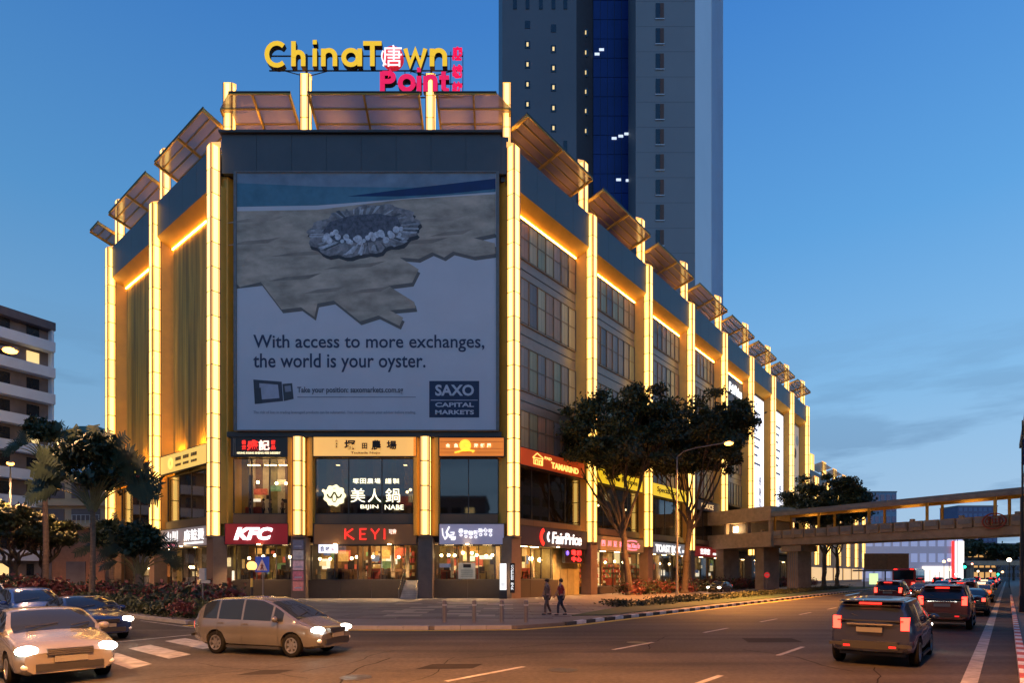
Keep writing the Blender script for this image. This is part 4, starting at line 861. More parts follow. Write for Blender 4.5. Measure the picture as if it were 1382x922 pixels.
MB().box(0,7.6,0,3,2.75,3.0).build('roof',M_conc,bs); MB().box(.2,3.9,-.05,.1,3.01,5.7).build('brown_panel',mat('shelter_brown',(.38,.17,.07),rough=.6),bs); MB().box(3.95,7.5,-.05,.1,3.01,5.7).build('brown_panel',mat('shelter_brown',(.16,.07,.03)),bs)
for x in (.3,3.8,7.2): MB().box(x,x+.15,.3,.45,.13,2.74).build('post',M_dark,bs)
MB().box(1.2,2.6,.2,.3,.6,2.4).build('lit_advert',E('adv_green',(.7,.9,.4),1.2),bs); MB().box(4.2,7,.9,1.3,.55,.62).box(4.4,4.5,1,1.1,.13,.55).box(6.7,6.8,1,1.1,.13,.55).build('bench',M_frame,bs)
def traffic_light(x,y,h,label,ang=0):
    t=thing('traffic_light',label,'traffic light',(x,y,0),ang); MB().tube((0,0,0),(0,0,h),.09).build('pole',M_dark,t); MB().box(-.22,.22,-.2,0,h-.2,h+.9).build('housing',M_dark,t)
    MB().ball((0,-.22,h+.05),.26,sy=.4).build('green_lens',E('green_lens',(.02,1,.55),9),t); MB().ball((0,-.22,h+.62),.12,sy=.4).build('red_lens',mat('off_lens',(.1,.02,.02)),t)
traffic_light(U(1301,120),120,CH+(HY-766)*120/F,'green traffic light on a pole over the far junction'); traffic_light(U(1346,150),150,2.3,'smaller green traffic light right of the far junction')
k=0
for px,py,Y in ((1292,722,150),(1281,757,140),(1274,759,150),(1362,757,100),(1337,772,160),(1353,773,170),(1255,768,180),(1268,771,170),(1282,770,180),(1320,772,190),(1312,762,200),(1262,775,150),(1290,776,170)):
    x=U(px,Y); z=CH+(HY-py)*Y/F; k+=1
    t=thing('distant_lamp','small warm street light glowing far down the road, %s of the scattered lights'%ORD[k-1],'street lamp',(x,Y,0),0,'small lights far down the road'); MB().tube((0,0,0),(0,0,z),.06,n=5).build('pole',M_dark,t); MB().ball((0,0,z+.1),.34 if Y<160 else .3,n=8,k=5).build('globe',E('far_globe%d'%(k%3),((1,.5,.18),(1,.75,.5),(1,.35,.2))[k%3],7),t)

# ------------------------------------------------------------------ street lamps (lit; one added out of view for the footbridge)
M_pole=mat('lamp_pole',(.22,.21,.2),rough=.45,metal=.4); M_sod=E('sodium',(1,.34,.05),14)
def street_lamp(x,y,h,arm,ang,label,power,visible=True,size=150):
    t=thing('street_lamp',label,'street lamp',(x,y,0),ang)
    MB().tube((0,0,0),(0,0,h-.6),.13,.07).tube((0,0,0),(0,0,.6),.2,.18).build('pole',M_pole,t)
    b=MB(); pts=[(0,0,h-.6),(arm*.15,0,h-.15),(arm*.4,0,h),(arm,0,h+.1)]
    for p,q in zip(pts[:-1],pts[1:]): b.tube(p,q,.05,.045)
    b.build('arm',M_pole,t); MB().box(arm-.1,arm+.75,-.17,.17,h+.02,h+.2).build('lamp_head',M_pole,t); MB().ball((arm+.35,0,h-.0),.3,sx=1.3,sz=.6).build('lens',M_sod,t)
    l=bpy.data.lights.new('street_light','SPOT'); l.energy=power; l.color=(1,.36,.07) if power>30000 else (1,.50,.20); l.spot_size=R(size); l.spot_blend=.7; l.shadow_soft_size=.3
    o=bpy.data.objects.new('street_light',l); C.objects.link(o); o.parent=t; o.location=(arm+.35,0,h-.2)
aN=math.atan2(-.6307,.776)     # from the facade out over the road
street_lamp(15.2,55,13.6,4.4,aN,'street lamp with bright orange light in front of the big tree',80000)
street_lamp(-31.0,35.5,15.6,.6,R(20),'street lamp glowing orange at the left edge before the apartment block',9000)
for Y,lab in ((0,'street lamp on the right footway nearest the camera'),(-26,'street lamp on the right footway behind the camera'),(46,'unseen street lamp added beside the right footway to light the footbridge')):
    x,y=online(2.2 if Y<30 else 11,Y); street_lamp(x,y,11.5,3.4,aN+math.pi,lab,75000 if Y<30 else 120000)  # the farthest one is unseen, added to light the footbridge
street_lamp(-13,4,11,2.5,R(60),'street lamp across left of the camera',17000)
street_lamp(-30,18,11,3,R(50),'street lamp on the far side of the side street',19000)
street_lamp(U(14,58),58,12.6,2.2,R(-50),'street lamp with a small bright head before the beige podium at the left edge',26000)
# added fill spots under the fascia to warm the plaza; no lamps known there
def spot(p,power,col=(1,.6,.28),size=130,par=None,tgt=None):
    l=bpy.data.lights.new('fill_spot','SPOT'); l.energy=power; l.color=col; l.spot_size=R(size); l.spot_blend=.8; l.shadow_soft_size=.2
    o=bpy.data.objects.new('fill_spot',l); C.objects.link(o); o.location=p; o.parent=par
for Fm,xs in ((FF,(-21.5,-15,-10.4,-3.8)),(FA,(6.5,19,32)),(FL,(-6,-19))):
    for x in xs:
        p=Fm@Vector((x,-.35,4.7)); spot((p.x,p.y,p.z),2600,par=mall); MB().tube((p.x,p.y,p.z+.0),(p.x,p.y,p.z+.08),.14).build('fill_spot_can',M_tube,mall)

# ------------------------------------------------------------------ buildings on the other sides of the junction (they close the street and show in the glass)
def opposite(x,y,rz,w,h,d,label,seed):
    t=thing('street_block',label,'building',(x,y,0),rz); rr=random.Random(seed)
    MB().box(0,w,0,d,0,h).build('wall',mat('opp_wall%d'%(seed%2),((.30,.26,.22),(.22,.2,.19))[seed%2],rough=.8),t); MB().box(-.3,w+.3,-.3,d+.3,h+.01,h+.8).build('roof',M_conc,t)
    q=MB(); l=MB()
    for j in range(int(h/3.6)):
        for i in range(int(w/3)):
            (l if rr.random()<.10 else q).box(.6+i*3,2.6+i*3,-.08,-.01,1.2+j*3.6,2.8+j*3.6); (l if rr.random()<.10 else q).box(.6+i*3,2.6+i*3,d+.01,d+.08,1.2+j*3.6,2.8+j*3.6)
    q.build('window',M_win,t,kind='stuff'); l.build('lit_window',M_lit,t,kind='stuff')
opposite(-62,-52,0,56,19,22,'low block of shops across the junction behind the camera, left one',1)
opposite(4,-46,0,60,24,22,'taller block of shops across the junction behind the camera, right one',2)
x,y=online(30,14); opposite(x,y,aR,110,26,20,'long block of flats across the main road to the right of the camera',3)
opposite(-84,-10,R(20),40,22,24,'corner block of shops left of the camera across the side street',4)
# ------------------------------------------------------------------ vehicles
def interp(tab,x):
    if x<=tab[0][0]: return tab[0][1]
    for (a,b),(c,d) in zip(tab[:-1],tab[1:]):
        if x<=c:
            t=(x-a)/(c-a); return b+(d-b)*t
    return tab[-1][1]
def smooth(tab,x,w=.12): return (interp(tab,x-w)+2*interp(tab,x)+interp(tab,x+w))/4
M_tyre=mat('tyre',(.010,.010,.010),rough=.9,noise=.2,spec=.08); M_rim=mat('rim',(.45,.45,.46),rough=.3,metal=.9,noise=.1); M_cg=mat('car_glass',(.015,.02,.03),rough=.04,noise=0,spec=.45); M_trim=mat('car_trim',(.02,.02,.022),rough=.5,noise=.1)
M_head=E('headlight',(1,.93,.75),26); M_tail=E('taillight',(1,.02,.012),5,(.4,.01,.01)); M_tailhot=E('brake_light',(1,.035,.02),8,(.5,.02,.02)); M_lens=mat('lens_clear',(.5,.5,.5),rough=.1,noise=0,spec=1); M_taildim=E('taildim',(1,.02,.02),1.2,(.4,.01,.01)); M_plate=mat('number_plate',(.16,.155,.14),rough=.5,noise=.1); M_chrome=mat('chrome',(.6,.6,.6),rough=.12,metal=1,noise=0)
def section(P,x):
    top=smooth(P['top'],x); belt=smooth(P['belt'],x,.2); W=smooth(P['w'],x,.15)/2; zb=interp(P['bot'],x)
    zs=min(belt,top-.05); H=top-zs; k=min(1,H/.5)
    pts=[(0,zb),(.80*W,zb),(.94*W,zb+.07),(.99*W,zb+.22),(1.0*W,zb+(zs-zb)*.62),(.985*W,zs-.06),(.955*W,zs)]
    yb=.945*W; tum=.17*W*k*min(1,H/.45)
    g=[(yb-tum*t*(.75+.25*t),zs+.02+(H-.09)*t) for t in (.0,.33,.66,1.0)] if H>.16 else [(yb*(1-.08*t),zs+H*.45*t) for t in (.1,.3,.5,.7)]
    pts+=g; ye,ze=g[-1]
    pts+=[(ye*.90,top-.035 if H>.16 else zs+H*.55),(ye*.66,top-.012 if H>.16 else zs+H*.8),(ye*.33,top-.002 if H>.16 else zs+H*.95),(0,top)]
    return pts      # 15 points: 0..14
def car_body(P):
    L=P['L']; xs=[]; n=66
    for i in range(n+1): xs.append(-L/2+L*i/n)
    secs=[section(P,x) for x in xs]; m=len(secs[0]); MBd=MB(); idx=[]
    for x,s_ in zip(xs,secs):
        # round the ends in plan
        row=[]; full=[(y,z) for y,z in s_]+[(-y,z) for y,z in s_[-2:0:-1]]
        for y,z in full:
            e=L/2-abs(x); sh=0
            if e<.35: pass
            yy=y; bow=P.get('bow',.10)*(abs(y)/(P['w'][3][1]/2))**2 if abs(x)>L*.38 else 0
            MBd.v.append((x-(bow*(abs(x)-L*.38)/(L*.12) if x>0 else -bow*(abs(x)-L*.38)/(L*.12)),yy,z)); row.append(len(MBd.v)-1)
        idx.append(row)
    K=len(idx[0])
    for i in range(n):
        xm=(xs[i]+xs[i+1])/2; tp=smooth(P['top'],xm); bl=smooth(P['belt'],xm,.2)
        for j in range(K):
            jj=(j+1)%K; MBd.f.append((idx[i][j],idx[i+1][j],idx[i+1][jj],idx[i][jj])[::-1])
            jm=j if j<m-1 else K-1-j; mi=0
            if 7<=jm<=9 and tp-min(bl,tp-.05)>.17:
                for w_i,(a,b) in enumerate(P['side']):
                    if a<xm<b: mi=2+w_i
            elif 11<=jm<=13 or (jm==10):
                a,b=P['ws']
                if a<xm<b and jm>=11: mi=1
                a,b=P['rw']
                if a<xm<b and jm>=11: mi=7
            MBd.m.append(mi)
    MBd.f.append(tuple(idx[0])); MBd.m.append(0); MBd.f.append(tuple(reversed(idx[-1]))); MBd.m.append(0)
    return MBd
def make_car(kind,paint,name='car'):
    P=KIND[kind]; b=car_body(P); me=b.mesh('car_shell',[paint]+[M_cg]*7,True)
    bm=bmesh.new(); bm.from_mesh(me); bmesh.ops.recalc_face_normals(bm,faces=bm.faces); bm.to_mesh(me); bm.free()
    ob=link('car_shell',me); r=P['r']; cutm=MB()
    for x in P['ax']:
        cutm.tube((x,-1.4,r*.98),(x,-.52,r*.98),r+.06,n=28); cutm.tube((x,.52,r*.98),(x,1.4,r*.98),r+.06,n=28)
    co=cutm.build('cutter',paint); md=ob.modifiers.new('b','BOOLEAN'); md.operation='DIFFERENCE'; md.object=co; md.solver='EXACT'
    dg=bpy.context.evaluated_depsgraph_get(); me2=bpy.data.meshes.new_from_object(ob.evaluated_get(dg)); bpy.data.objects.remove(co); bpy.data.objects.remove(ob)
    t=bpy.data.objects.new(name,None); C.objects.link(t)
    mi=[p.material_index for p in me2.polygons]; parts={}
    for p in me2.polygons:
        k_=p.material_index
        if 2<=k_<=6 and p.center.y<0: k_+=20
        parts.setdefault(k_,[]).append(p)
    def sub(pl,nm,m,shrink=None):
        mp={}; q=MB()
        for p in pl:
            f=[]
            for v in p.vertices:
                if v not in mp: mp[v]=len(q.v); q.v.append(tuple(me2.vertices[v].co))
                f.append(mp[v])
            q.f.append(tuple(f)); q.m.append(0)
        mesh=q.mesh(nm,m,True); mesh.set_sharp_from_angle(angle=R(32)); return link(nm,mesh,t)
    body=sub(parts[0],'body',paint)
    names={1:'windscreen',7:'rear_window'}
    for k_,pl in parts.items():
        if k_: sub(pl,names.get(k_,'side_window'),M_cg)
    # inner floor so that the arches read dark
    L=P['L']; W=P['w'][3][1]; MB().box(-L/2+.3,L/2-.3,-W/2+.25,W/2-.25,.28,.6).build('underbody',M_trim,t)
    for x in P['ax']:
        for s_ in (-1,1):
            y0=s_*(W/2-.02); y1=s_*(W/2-.22)
            q=MB(); n=28
            prof=[(r*.62,y0-s_*.015),(r*.9,y0),(r*.985,y0-s_*.02),(r,y0-s_*.05),(r,y1+s_*.04),(r*.94,y1)]
            for i in range(n):
                for rr,yy in prof: q.v.append((x+rr*math.cos(2*math.pi*i/n),yy,r+rr*math.sin(2*math.pi*i/n)))
            kk=len(prof)
            for i in range(n):
                for j in range(kk-1):
                    a=i*kk+j; c_=((i+1)%n)*kk+j; q.f.append((a,c_,c_+1,a+1)); q.m.append(0)
            w=q.build('wheel',M_tyre,t,smooth=True)
            q=MB(); q.tube((x,y0-s_*.09,r),(x,y0-s_*.10,r),r*.63,n=24,mi=1)
            for k_ in range(7):
                a=2*math.pi*k_/7+.3; c_,s2=math.cos(a),math.sin(a); wv=.028
                p=[(x+c_*r*.12-s2*wv*1.5,r+s2*r*.12+c_*wv*1.5),(x+c_*r*.62-s2*wv,r+s2*r*.62+c_*wv),(x+c_*r*.62+s2*wv,r+s2*r*.62-c_*wv),(x+c_*r*.12+s2*wv*1.5,r+s2*r*.12-c_*wv*1.5)]
                q.vprism([(u,v) for u,v in p],min(y0-s_*.03,y0-s_*.07),max(y0-s_*.03,y0-s_*.07))
            q.tube((x,y0-s_*.1,r),(x,y0-s_*.02,r),r*.15,n=10)
            q.ribbon(arc(x,r,r*.61,r*.61,0,360,24),.035,min(y0-s_*.005,y0-s_*.08),max(y0-s_*.005,y0-s_*.08))
            q.build('rim',[M_rim,M_trim],w)
    def at(x,f=1.0,j=4): s_=section(P,x); return s_[j][0]*f,s_[j][1]
    # door seams, handles, mirrors
    for xs_ in P['seams']:
        q=MB(); w_=.008
        for s_ in (-1,1):
            sc=section(P,xs_)[2:7]
            for (y0,z0),(y1,z1) in zip(sc[:-1],sc[1:]):
                q.add([(xs_-w_,s_*(y0+.004),z0),(xs_+w_,s_*(y0+.004),z0),(xs_+w_,s_*(y1+.004),z1),(xs_-w_,s_*(y1+.004),z1)],[(0,1,2,3)])
        q.build('door_seam',M_trim,t)
    for xs_ in P['seams'][:-1]:
        for s_ in (-1,1):
            y,z=at(xs_+.16,1,5); MB().box(xs_+.05,xs_+.24,s_*(y+.005)-.015,s_*(y+.005)+.02,z-.05,z-.015).build('door_handle',paint,t)
    xm=P['ws'][0]+P['mir']
    for s_ in (-1,1):
        y,z=at(xm,1,6); MB().ball((xm,s_*(y+.12),z+.09),.12,sx=.6,sy=1.0,sz=.7,n=12,k=8).box(xm-.03,xm+.03,min(s_*y*.97,s_*(y+.1)),max(s_*y*.97,s_*(y+.1)),z-.0,z+.05).build('mirror',paint,t,smooth=True)
    xf=L/2; xr=-L/2
    # front: grille, intake, plate, headlights
    hz=P['hl']; W2=W/2
    MB().box(xf-.12,xf+.012,-W2*.42,W2*.42,hz-.09,hz+.03).build('grille',M_trim,t)
    g=MB()
    for i in range(3): g.box(xf-.05,xf+.022,-W2*.41,W2*.41,hz-.075+i*.037,hz-.066+i*.037)
    g.build('grille_bar',M_chrome,t)
    MB().box(xf-.12,xf+.015,-W2*.62,W2*.62,hz-.37,hz-.24).build('lower_intake',M_trim,t)
    MB().box(xf+.0,xf+.03,-.26,.26,hz-.22,hz-.11).build('number_plate',M_plate,t); MB().box(xr-.03,xr+.01,-.26,.26,P['tl']-.22,P['tl']-.1).build('number_plate',M_plate,t)
    for s_ in (-1,1):
        q=MB(); q.ball((xf-.21,s_*W2*.74,hz),.2,sx=1.05,sy=.92,sz=P['hs'],n=16,k=8); q.build('headlight',M_head if P['on'] else M_lens,t,smooth=True)
        q=MB(); q.ball((xf-.12,s_*W2*.78,hz-.3),.08,sx=.9,sy=1,sz=.8); q.build('fog_lamp',M_lens,t,smooth=True)
        th=P['th']; bo=P.get('bow',.10)*.56; q=MB().box(xr+bo*.75,xr+.34,min(s_*W2*.66,s_*W2*.83),max(s_*W2*.66,s_*W2*.83),P['tl']-th*.8,P['tl']+th*.8); q.build('tail_light',P['tm'],t)
    MB().box(xr-.02,xr+.03,-W2*.9,W2*.9,P['bot'][0][1]+.12,P['bot'][0][1]+.2).build('rear_bumper_strip',M_trim,t)
    if kind=='suv':
        for (a_,b_,c_,d_) in ((-.66,.66,1.17,1.20),(-.60,.60,1.56,1.59)): MB().box(-2.23 if c_<1.3 else -2.1,-2.05,a_,b_,c_,d_).build('window_seal',M_trim,t)
        MB().box(-2.22,-1.8,-.62,.62,1.665,1.70).build('roof_spoiler',paint,t); MB().box(xr-.03,xr+.2,-.56,.56,.48,.66).build('rear_bumper',M_trim,t)
        for s_ in (-1,1): MB().box(xr-.035,xr+.1,s_*.46-.07,s_*.46+.07,.52,.57).build('reflector',M_taildim,t); MB().tube((-1.6,s_*.62,1.78),(.2,s_*.62,1.80),.018,n=6).build('roof_rail',M_chrome,t)
        MB().tube((-2.2,.0,1.2),(-2.14,.38,1.34),.012,n=4).build('rear_wiper',M_trim,t)
    if kind=='suv': MB().box(-2.13,-2.02,-.22,.22,1.6,1.64).build('high_brake_light',M_tail,t)
    MB().box(xr+.0,xr+.1,-W2*.5,W2*.5,P['tl']-.04,P['tl']-.005).build('boot_trim',M_chrome,t)
    q=MB()
    for s_ in (-1,1): q.box(P['ax'][1]+r+.1,P['ax'][0]-r-.1,min(s_*W2*.93,s_*W2*.99),max(s_*W2*.93,s_*W2*.99),.2,.27)
    q.build('sill_trim',M_trim,t)
    for v in range(2):
        a,b_=P['ws']; zz=smooth(P['top'],a+.12); 
        MB().tube((a+(b_-a)*.9,(-.5+v*.75),smooth(P['top'],a+(b_-a)*.9)+.03),(a+(b_-a)*.75,(.05+v*.55)-.0,smooth(P['top'],a+(b_-a)*.75)+.02),.012,n=4).build('wiper',M_trim,t)
    return t
# x runs from the tail (-L/2) to the nose (+L/2)
KIND={
'wagon':dict(L=4.7,w=[(-2.35,1.50),(-2.1,1.72),(-1,1.78),(0,1.8),(1.2,1.78),(2.0,1.70),(2.35,1.36)],bot=[(-2.35,.36),(-1.9,.24),(1.9,.22),(2.35,.27)],
  top=[(-2.35,.92),(-2.30,1.12),(-1.98,1.46),(-1.6,1.56),(-.5,1.61),(.25,1.58),(.75,1.40),(1.5,1.05),(1.85,.93),(2.2,.78),(2.35,.62)],belt=[(-2.35,.98),(0,.95),(1.0,.93),(1.6,.92),(2.35,.7)],
  side=[(-1.95,-1.32),(-1.26,-.42),(-.34,.62),(.68,1.05)],ws=(.52,1.5),rw=(-2.30,-2.0),r=.32,ax=(1.38,-1.37),seams=(-1.3,-.38,.92),mir=.38,hl=.74,tl=.80,th=.12,hs=.42,on=True,tm=M_taildim),
'sedan':dict(L=4.5,w=[(-2.25,1.42),(-2.0,1.66),(-1,1.71),(0,1.72),(1.2,1.70),(2.0,1.64),(2.25,1.36)],bot=[(-2.25,.34),(-1.9,.22),(1.9,.2),(2.25,.26)],
  top=[(-2.25,.82),(-2.15,.98),(-1.55,1.03),(-.85,1.34),(-.3,1.42),(.25,1.41),(.62,1.27),(1.18,.98),(1.7,.89),(2.1,.78),(2.25,.62)],belt=[(-2.25,.9),(-1,.93),(0,.92),(1.2,.9),(2.25,.7)],
  side=[(-1.22,-.86),(-.8,-.12),(-.05,.72)],ws=(.32,1.16),rw=(-1.5,-.72),r=.3,ax=(1.32,-1.28),seams=(-.9,-.09,.78),mir=.33,hl=.68,tl=.84,th=.10,hs=.48,on=True,tm=M_tail),
'suv':dict(bow=.2,L=4.5,w=[(-2.25,1.5),(-2.1,1.70),(-1,1.82),(0,1.84),(1.2,1.82),(2.0,1.74),(2.25,1.44)],bot=[(-2.25,.42),(-1.9,.32),(1.9,.3),(2.25,.36)],
  top=[(-2.25,1.02),(-2.2,1.25),(-2.05,1.62),(-1.7,1.72),(-.3,1.76),(.35,1.72),(.8,1.5),(1.25,1.18),(1.7,1.08),(2.1,.98),(2.25,.78)],belt=[(-2.25,1.1),(0,1.08),(1.2,1.06),(2.25,.8)],
  side=[(-1.95,-1.2),(-1.12,-.22),(-.14,.82)],ws=(.48,1.25),rw=(-2.24,-2.0),r=.37,ax=(1.32,-1.3),seams=(-1.16,-.18,.92),mir=.33,hl=.85,tl=1.12,th=.2,hs=.42,on=True,tm=M_tailhot),
}
def paint(n,c,met=.3): return mat('paint_'+n,c,rough=.24,metal=met,noise=.08,ns=1.5,coat=.7,spec=.6)
def place(o,x,y,ang,name,label,cat='car',group=None):
    o.location=(x,y,0); o.rotation_euler=(0,0,ang); o['label']=label; o['category']=cat
    if group: o['group']=group
    return o
def beam(o,P,power=30):
    for s_ in (-1,1):
        l=bpy.data.lights.new('beam','SPOT'); l.energy=power; l.color=(1,.88,.65); l.spot_size=R(50); l.spot_blend=.8; l.shadow_soft_size=.1
        b=bpy.data.objects.new('beam',l); C.objects.link(b); b.parent=o; b.location=(P['L']/2+.05,s_*.6,P['hl']); b.rotation_euler=(R(82),0,R(-90))
RD=math.atan2(1,.83); SD=math.atan2(-.6337,.7736)
grp=None
cw=c=make_car('wagon',paint('silver',(.17,.165,.16),.55)); place(c,-6.55,16.35,R(-18),'car','silver estate car turning across the junction with dark side windows'); beam(c,KIND['wagon'],12); c.scale=(.88,.90,.95)
c=make_car('sedan',paint('champagne',(.23,.215,.205),.35)); place(c,-10.15,12.95,SD+R(-2),'car','pale champagne saloon with both headlights glaring at the lower left corner'); beam(c,KIND['sedan'])
c=make_car('sedan',paint('navy',(.015,.03,.10),.3)); place(c,-14.55,20.3,SD,'car','dark blue saloon behind the pale saloon near the left hedge'); beam(c,KIND['sedan'])
c=make_car('wagon',paint('blue',(.02,.06,.22),.3)); place(c,-19.9,24.6,SD,'car','bright blue car queued at the left edge behind the dark saloon')
c=make_car('suv',paint('white2',(.6,.6,.62),.1)); place(c,-27.5,31.0,SD,'car','white roofed car farthest back in the left side street')
KIND['suv']['tm']=M_tailhot
c=make_car('suv',paint('midnight',(.010,.018,.06),.0)); place(c,9.55,15.3,RD,'car','dark blue people carrier with glowing tail lights nearest on the right lane'); c.scale=(1,.98,.90)
c=make_car('suv',paint('maroon',(.10,.012,.02),.3)); c0=c; place(c,17.9,24.6,RD,'car','dark red off roader braking behind the edge line')
KIND['sedan']['tm']=M_tailhot
c=make_car('sedan',paint('black',(.02,.02,.025),.3)); cb=c; place(c,25.0,32.6,RD,'car','black saloon with red tail lights between the dark red car and the yellow taxi')
c=make_car('sedan',paint('taxi',(.72,.40,.02),.05)); MB().box(-.12,.12,-.35,.35,1.42,1.56).build('roof_sign',E('taxi_sign',(1,.8,.5),1.5),c); ct=c
place(c,37.3,47.6,RD,'car','yellow taxi with a lit roof sign in the right lane queue','taxi')
def P_(off,Y): return online(off,Y)
def dupc(src,off,Y,label,cat='car',group=None,rz=RD):
    x,y=P_(off,Y); o=copy_tree(src,(x,y,0),rz,label); o['category']=cat
    if group: o['group']=group
    elif 'group' in o: del o['group']
    return o
dupc(c0,-7.9,41,'dark red off roader in the middle lane before the footbridge')
dupc(cb,-7.6,53,'black saloon in the middle lane just ahead of the dark red off roader')
dupc(c0,-2.9,39,'dark red off roader squeezed between the black saloon and the yellow taxi')
dupc(cb,-2.9,60,'black saloon ahead of the yellow taxi')
dupc(ct,-2.9,74,'second yellow taxi farther up the right lane','taxi')
for qi,(off,Y,s_) in enumerate(((-2.9,88,cb),(-8.5,78,cb),(-2.9,104,c0),(-8.5,98,c0),(-2.9,122,cb),(-8.5,118,cb),(-13,112,c0),(-2.9,142,c0),(-8.5,140,cb),(-13,134,cb),(-2.9,165,cb),(-8.5,165,c0))):
    dupc(s_,off,Y,'small distant car with red tail lights in the %s lane, %s of the far queue'%({-2.9:'right',-8.5:'middle',-13:'kerbside'}[off],ORD[qi]),'car','distant cars in the far queue')
# oncoming cars far right
for qi,(off,Y) in enumerate(((7,120),(7,150),(11,170))): dupc(cb,off,Y,'distant oncoming car with headlights beyond the taxi, %s one'%('nearest','middle','farthest')[qi],'car','distant oncoming cars',RD+math.pi)
# bus
bx,by=P_(-13.2,80); bus=thing('bus','red single deck bus seen from behind beside the bus shelter','bus',(bx,by,0),RD)
M_busr=paint('busred',(.45,.03,.03),.0)
q=MB().box(-5.5,5.5,-1.25,1.25,.35,3.0); me=q.mesh('body',M_busr); bm=bmesh.new(); bm.from_mesh(me); bmesh.ops.bevel(bm,geom=bm.edges[:],offset=.15,segments=3,affect='EDGES'); bm.to_mesh(me); bm.free(); link('body',me,bus)
MB().box(-5.53,-5.49,-1.05,1.05,1.55,2.75).build('rear_window',M_cg,bus)
for i in range(6): 
    for s_ in (-1,1): MB().box(-5.1+i*1.7,-3.6+i*1.7,min(s_*1.24,s_*1.27),max(s_*1.24,s_*1.27),1.45,2.6).build('side_window',M_cg,bus)
for s_ in (-1,1):
    MB().box(-5.56,-5.5,min(s_*.85,s_*1.15),max(s_*.85,s_*1.15),.75,1.2).build('tail_light',M_tailhot,bus); MB().box(-5.56,-5.5,min(s_*.7,s_*1.05),max(s_*.7,s_*1.05),2.82,2.9).build('marker_light',M_tail,bus)
    for x in (-3.6,3.4): w=MB().tube((x,s_*1.0,.48),(x,s_*1.27,.48),.48,n=20).build('wheel',M_tyre,bus); MB().tube((x,s_*1.2,.48),(x,s_*1.285,.48),.26,n=14).build('rim',M_rim,w)
# vehicles waiting among the shrubs in front of the facade
px,py=toW(FA,31.5,-6.5)
c=copy_tree(cb,(px,py,0),aR+math.pi,'car waiting on the forecourt facing the camera with two starry headlights'); c['category']='car'

# ------------------------------------------------------------------ trees, palms and shrubs
import numpy as np
M_bark=mat('bark',(.09,.065,.045),rough=.9,noise=.35,ns=3,bump=.4,bs=12); M_leafa=mat('leaf_dark',(.035,.042,.014),rough=.6,noise=.5,ns=.8); M_leafb=mat('leaf_mid',(.06,.068,.02),rough=.6,noise=.4,ns=.8)
M_palmt=mat('palm_trunk',(.20,.12,.07),rough=.8,noise=.35,ns=3,stretch=(1,1,4)); M_palml=mat('palm_leaf',(.03,.045,.018),rough=.5,noise=.4,ns=1.2); M_stalk=mat('palm_stalk',(.16,.13,.04),rough=.5,noise=.3,ns=2); M_redleaf=mat('red_leaf',(.16,.035,.025),rough=.6,noise=.5,ns=2)
def leaves(seed,clumps,per,size,droop=0):
    """clumps: list of (x,y,z,rx,rz). returns verts, faces of small folded leaf quads"""
    g=np.random.default_rng(seed); V=[];Fc=[];mi=[]
    for (x,y,z,rx,rz) in clumps:
        n=int(per*g.uniform(.7,1.3)); d=g.normal(size=(n,3))*g.uniform(.7,1.25,3); rad=np.full(n,.58)
        p=np.stack([x+d[:,0]*rad*rx,y+d[:,1]*rad*rx,z+d[:,2]*rad*rz],1)
        a=g.normal(size=(n,3)); a/=np.linalg.norm(a,axis=1)[:,None]; b=np.cross(a,g.normal(size=(n,3))); b/=np.linalg.norm(b,axis=1)[:,None]
        s=size*g.uniform(.6,1.35,n)[:,None]
        q=np.stack([p-a*s,p+b*s*.5,p+a*s,p-b*s*.5],1).reshape(-1,3)
        base=len(V); V+=q.tolist(); Fc+=[(base+4*i,base+4*i+1,base+4*i+2,base+4*i+3) for i in range(n)]; m=int(g.random()<.45); mi+=[m]*n
    return V,Fc,mi
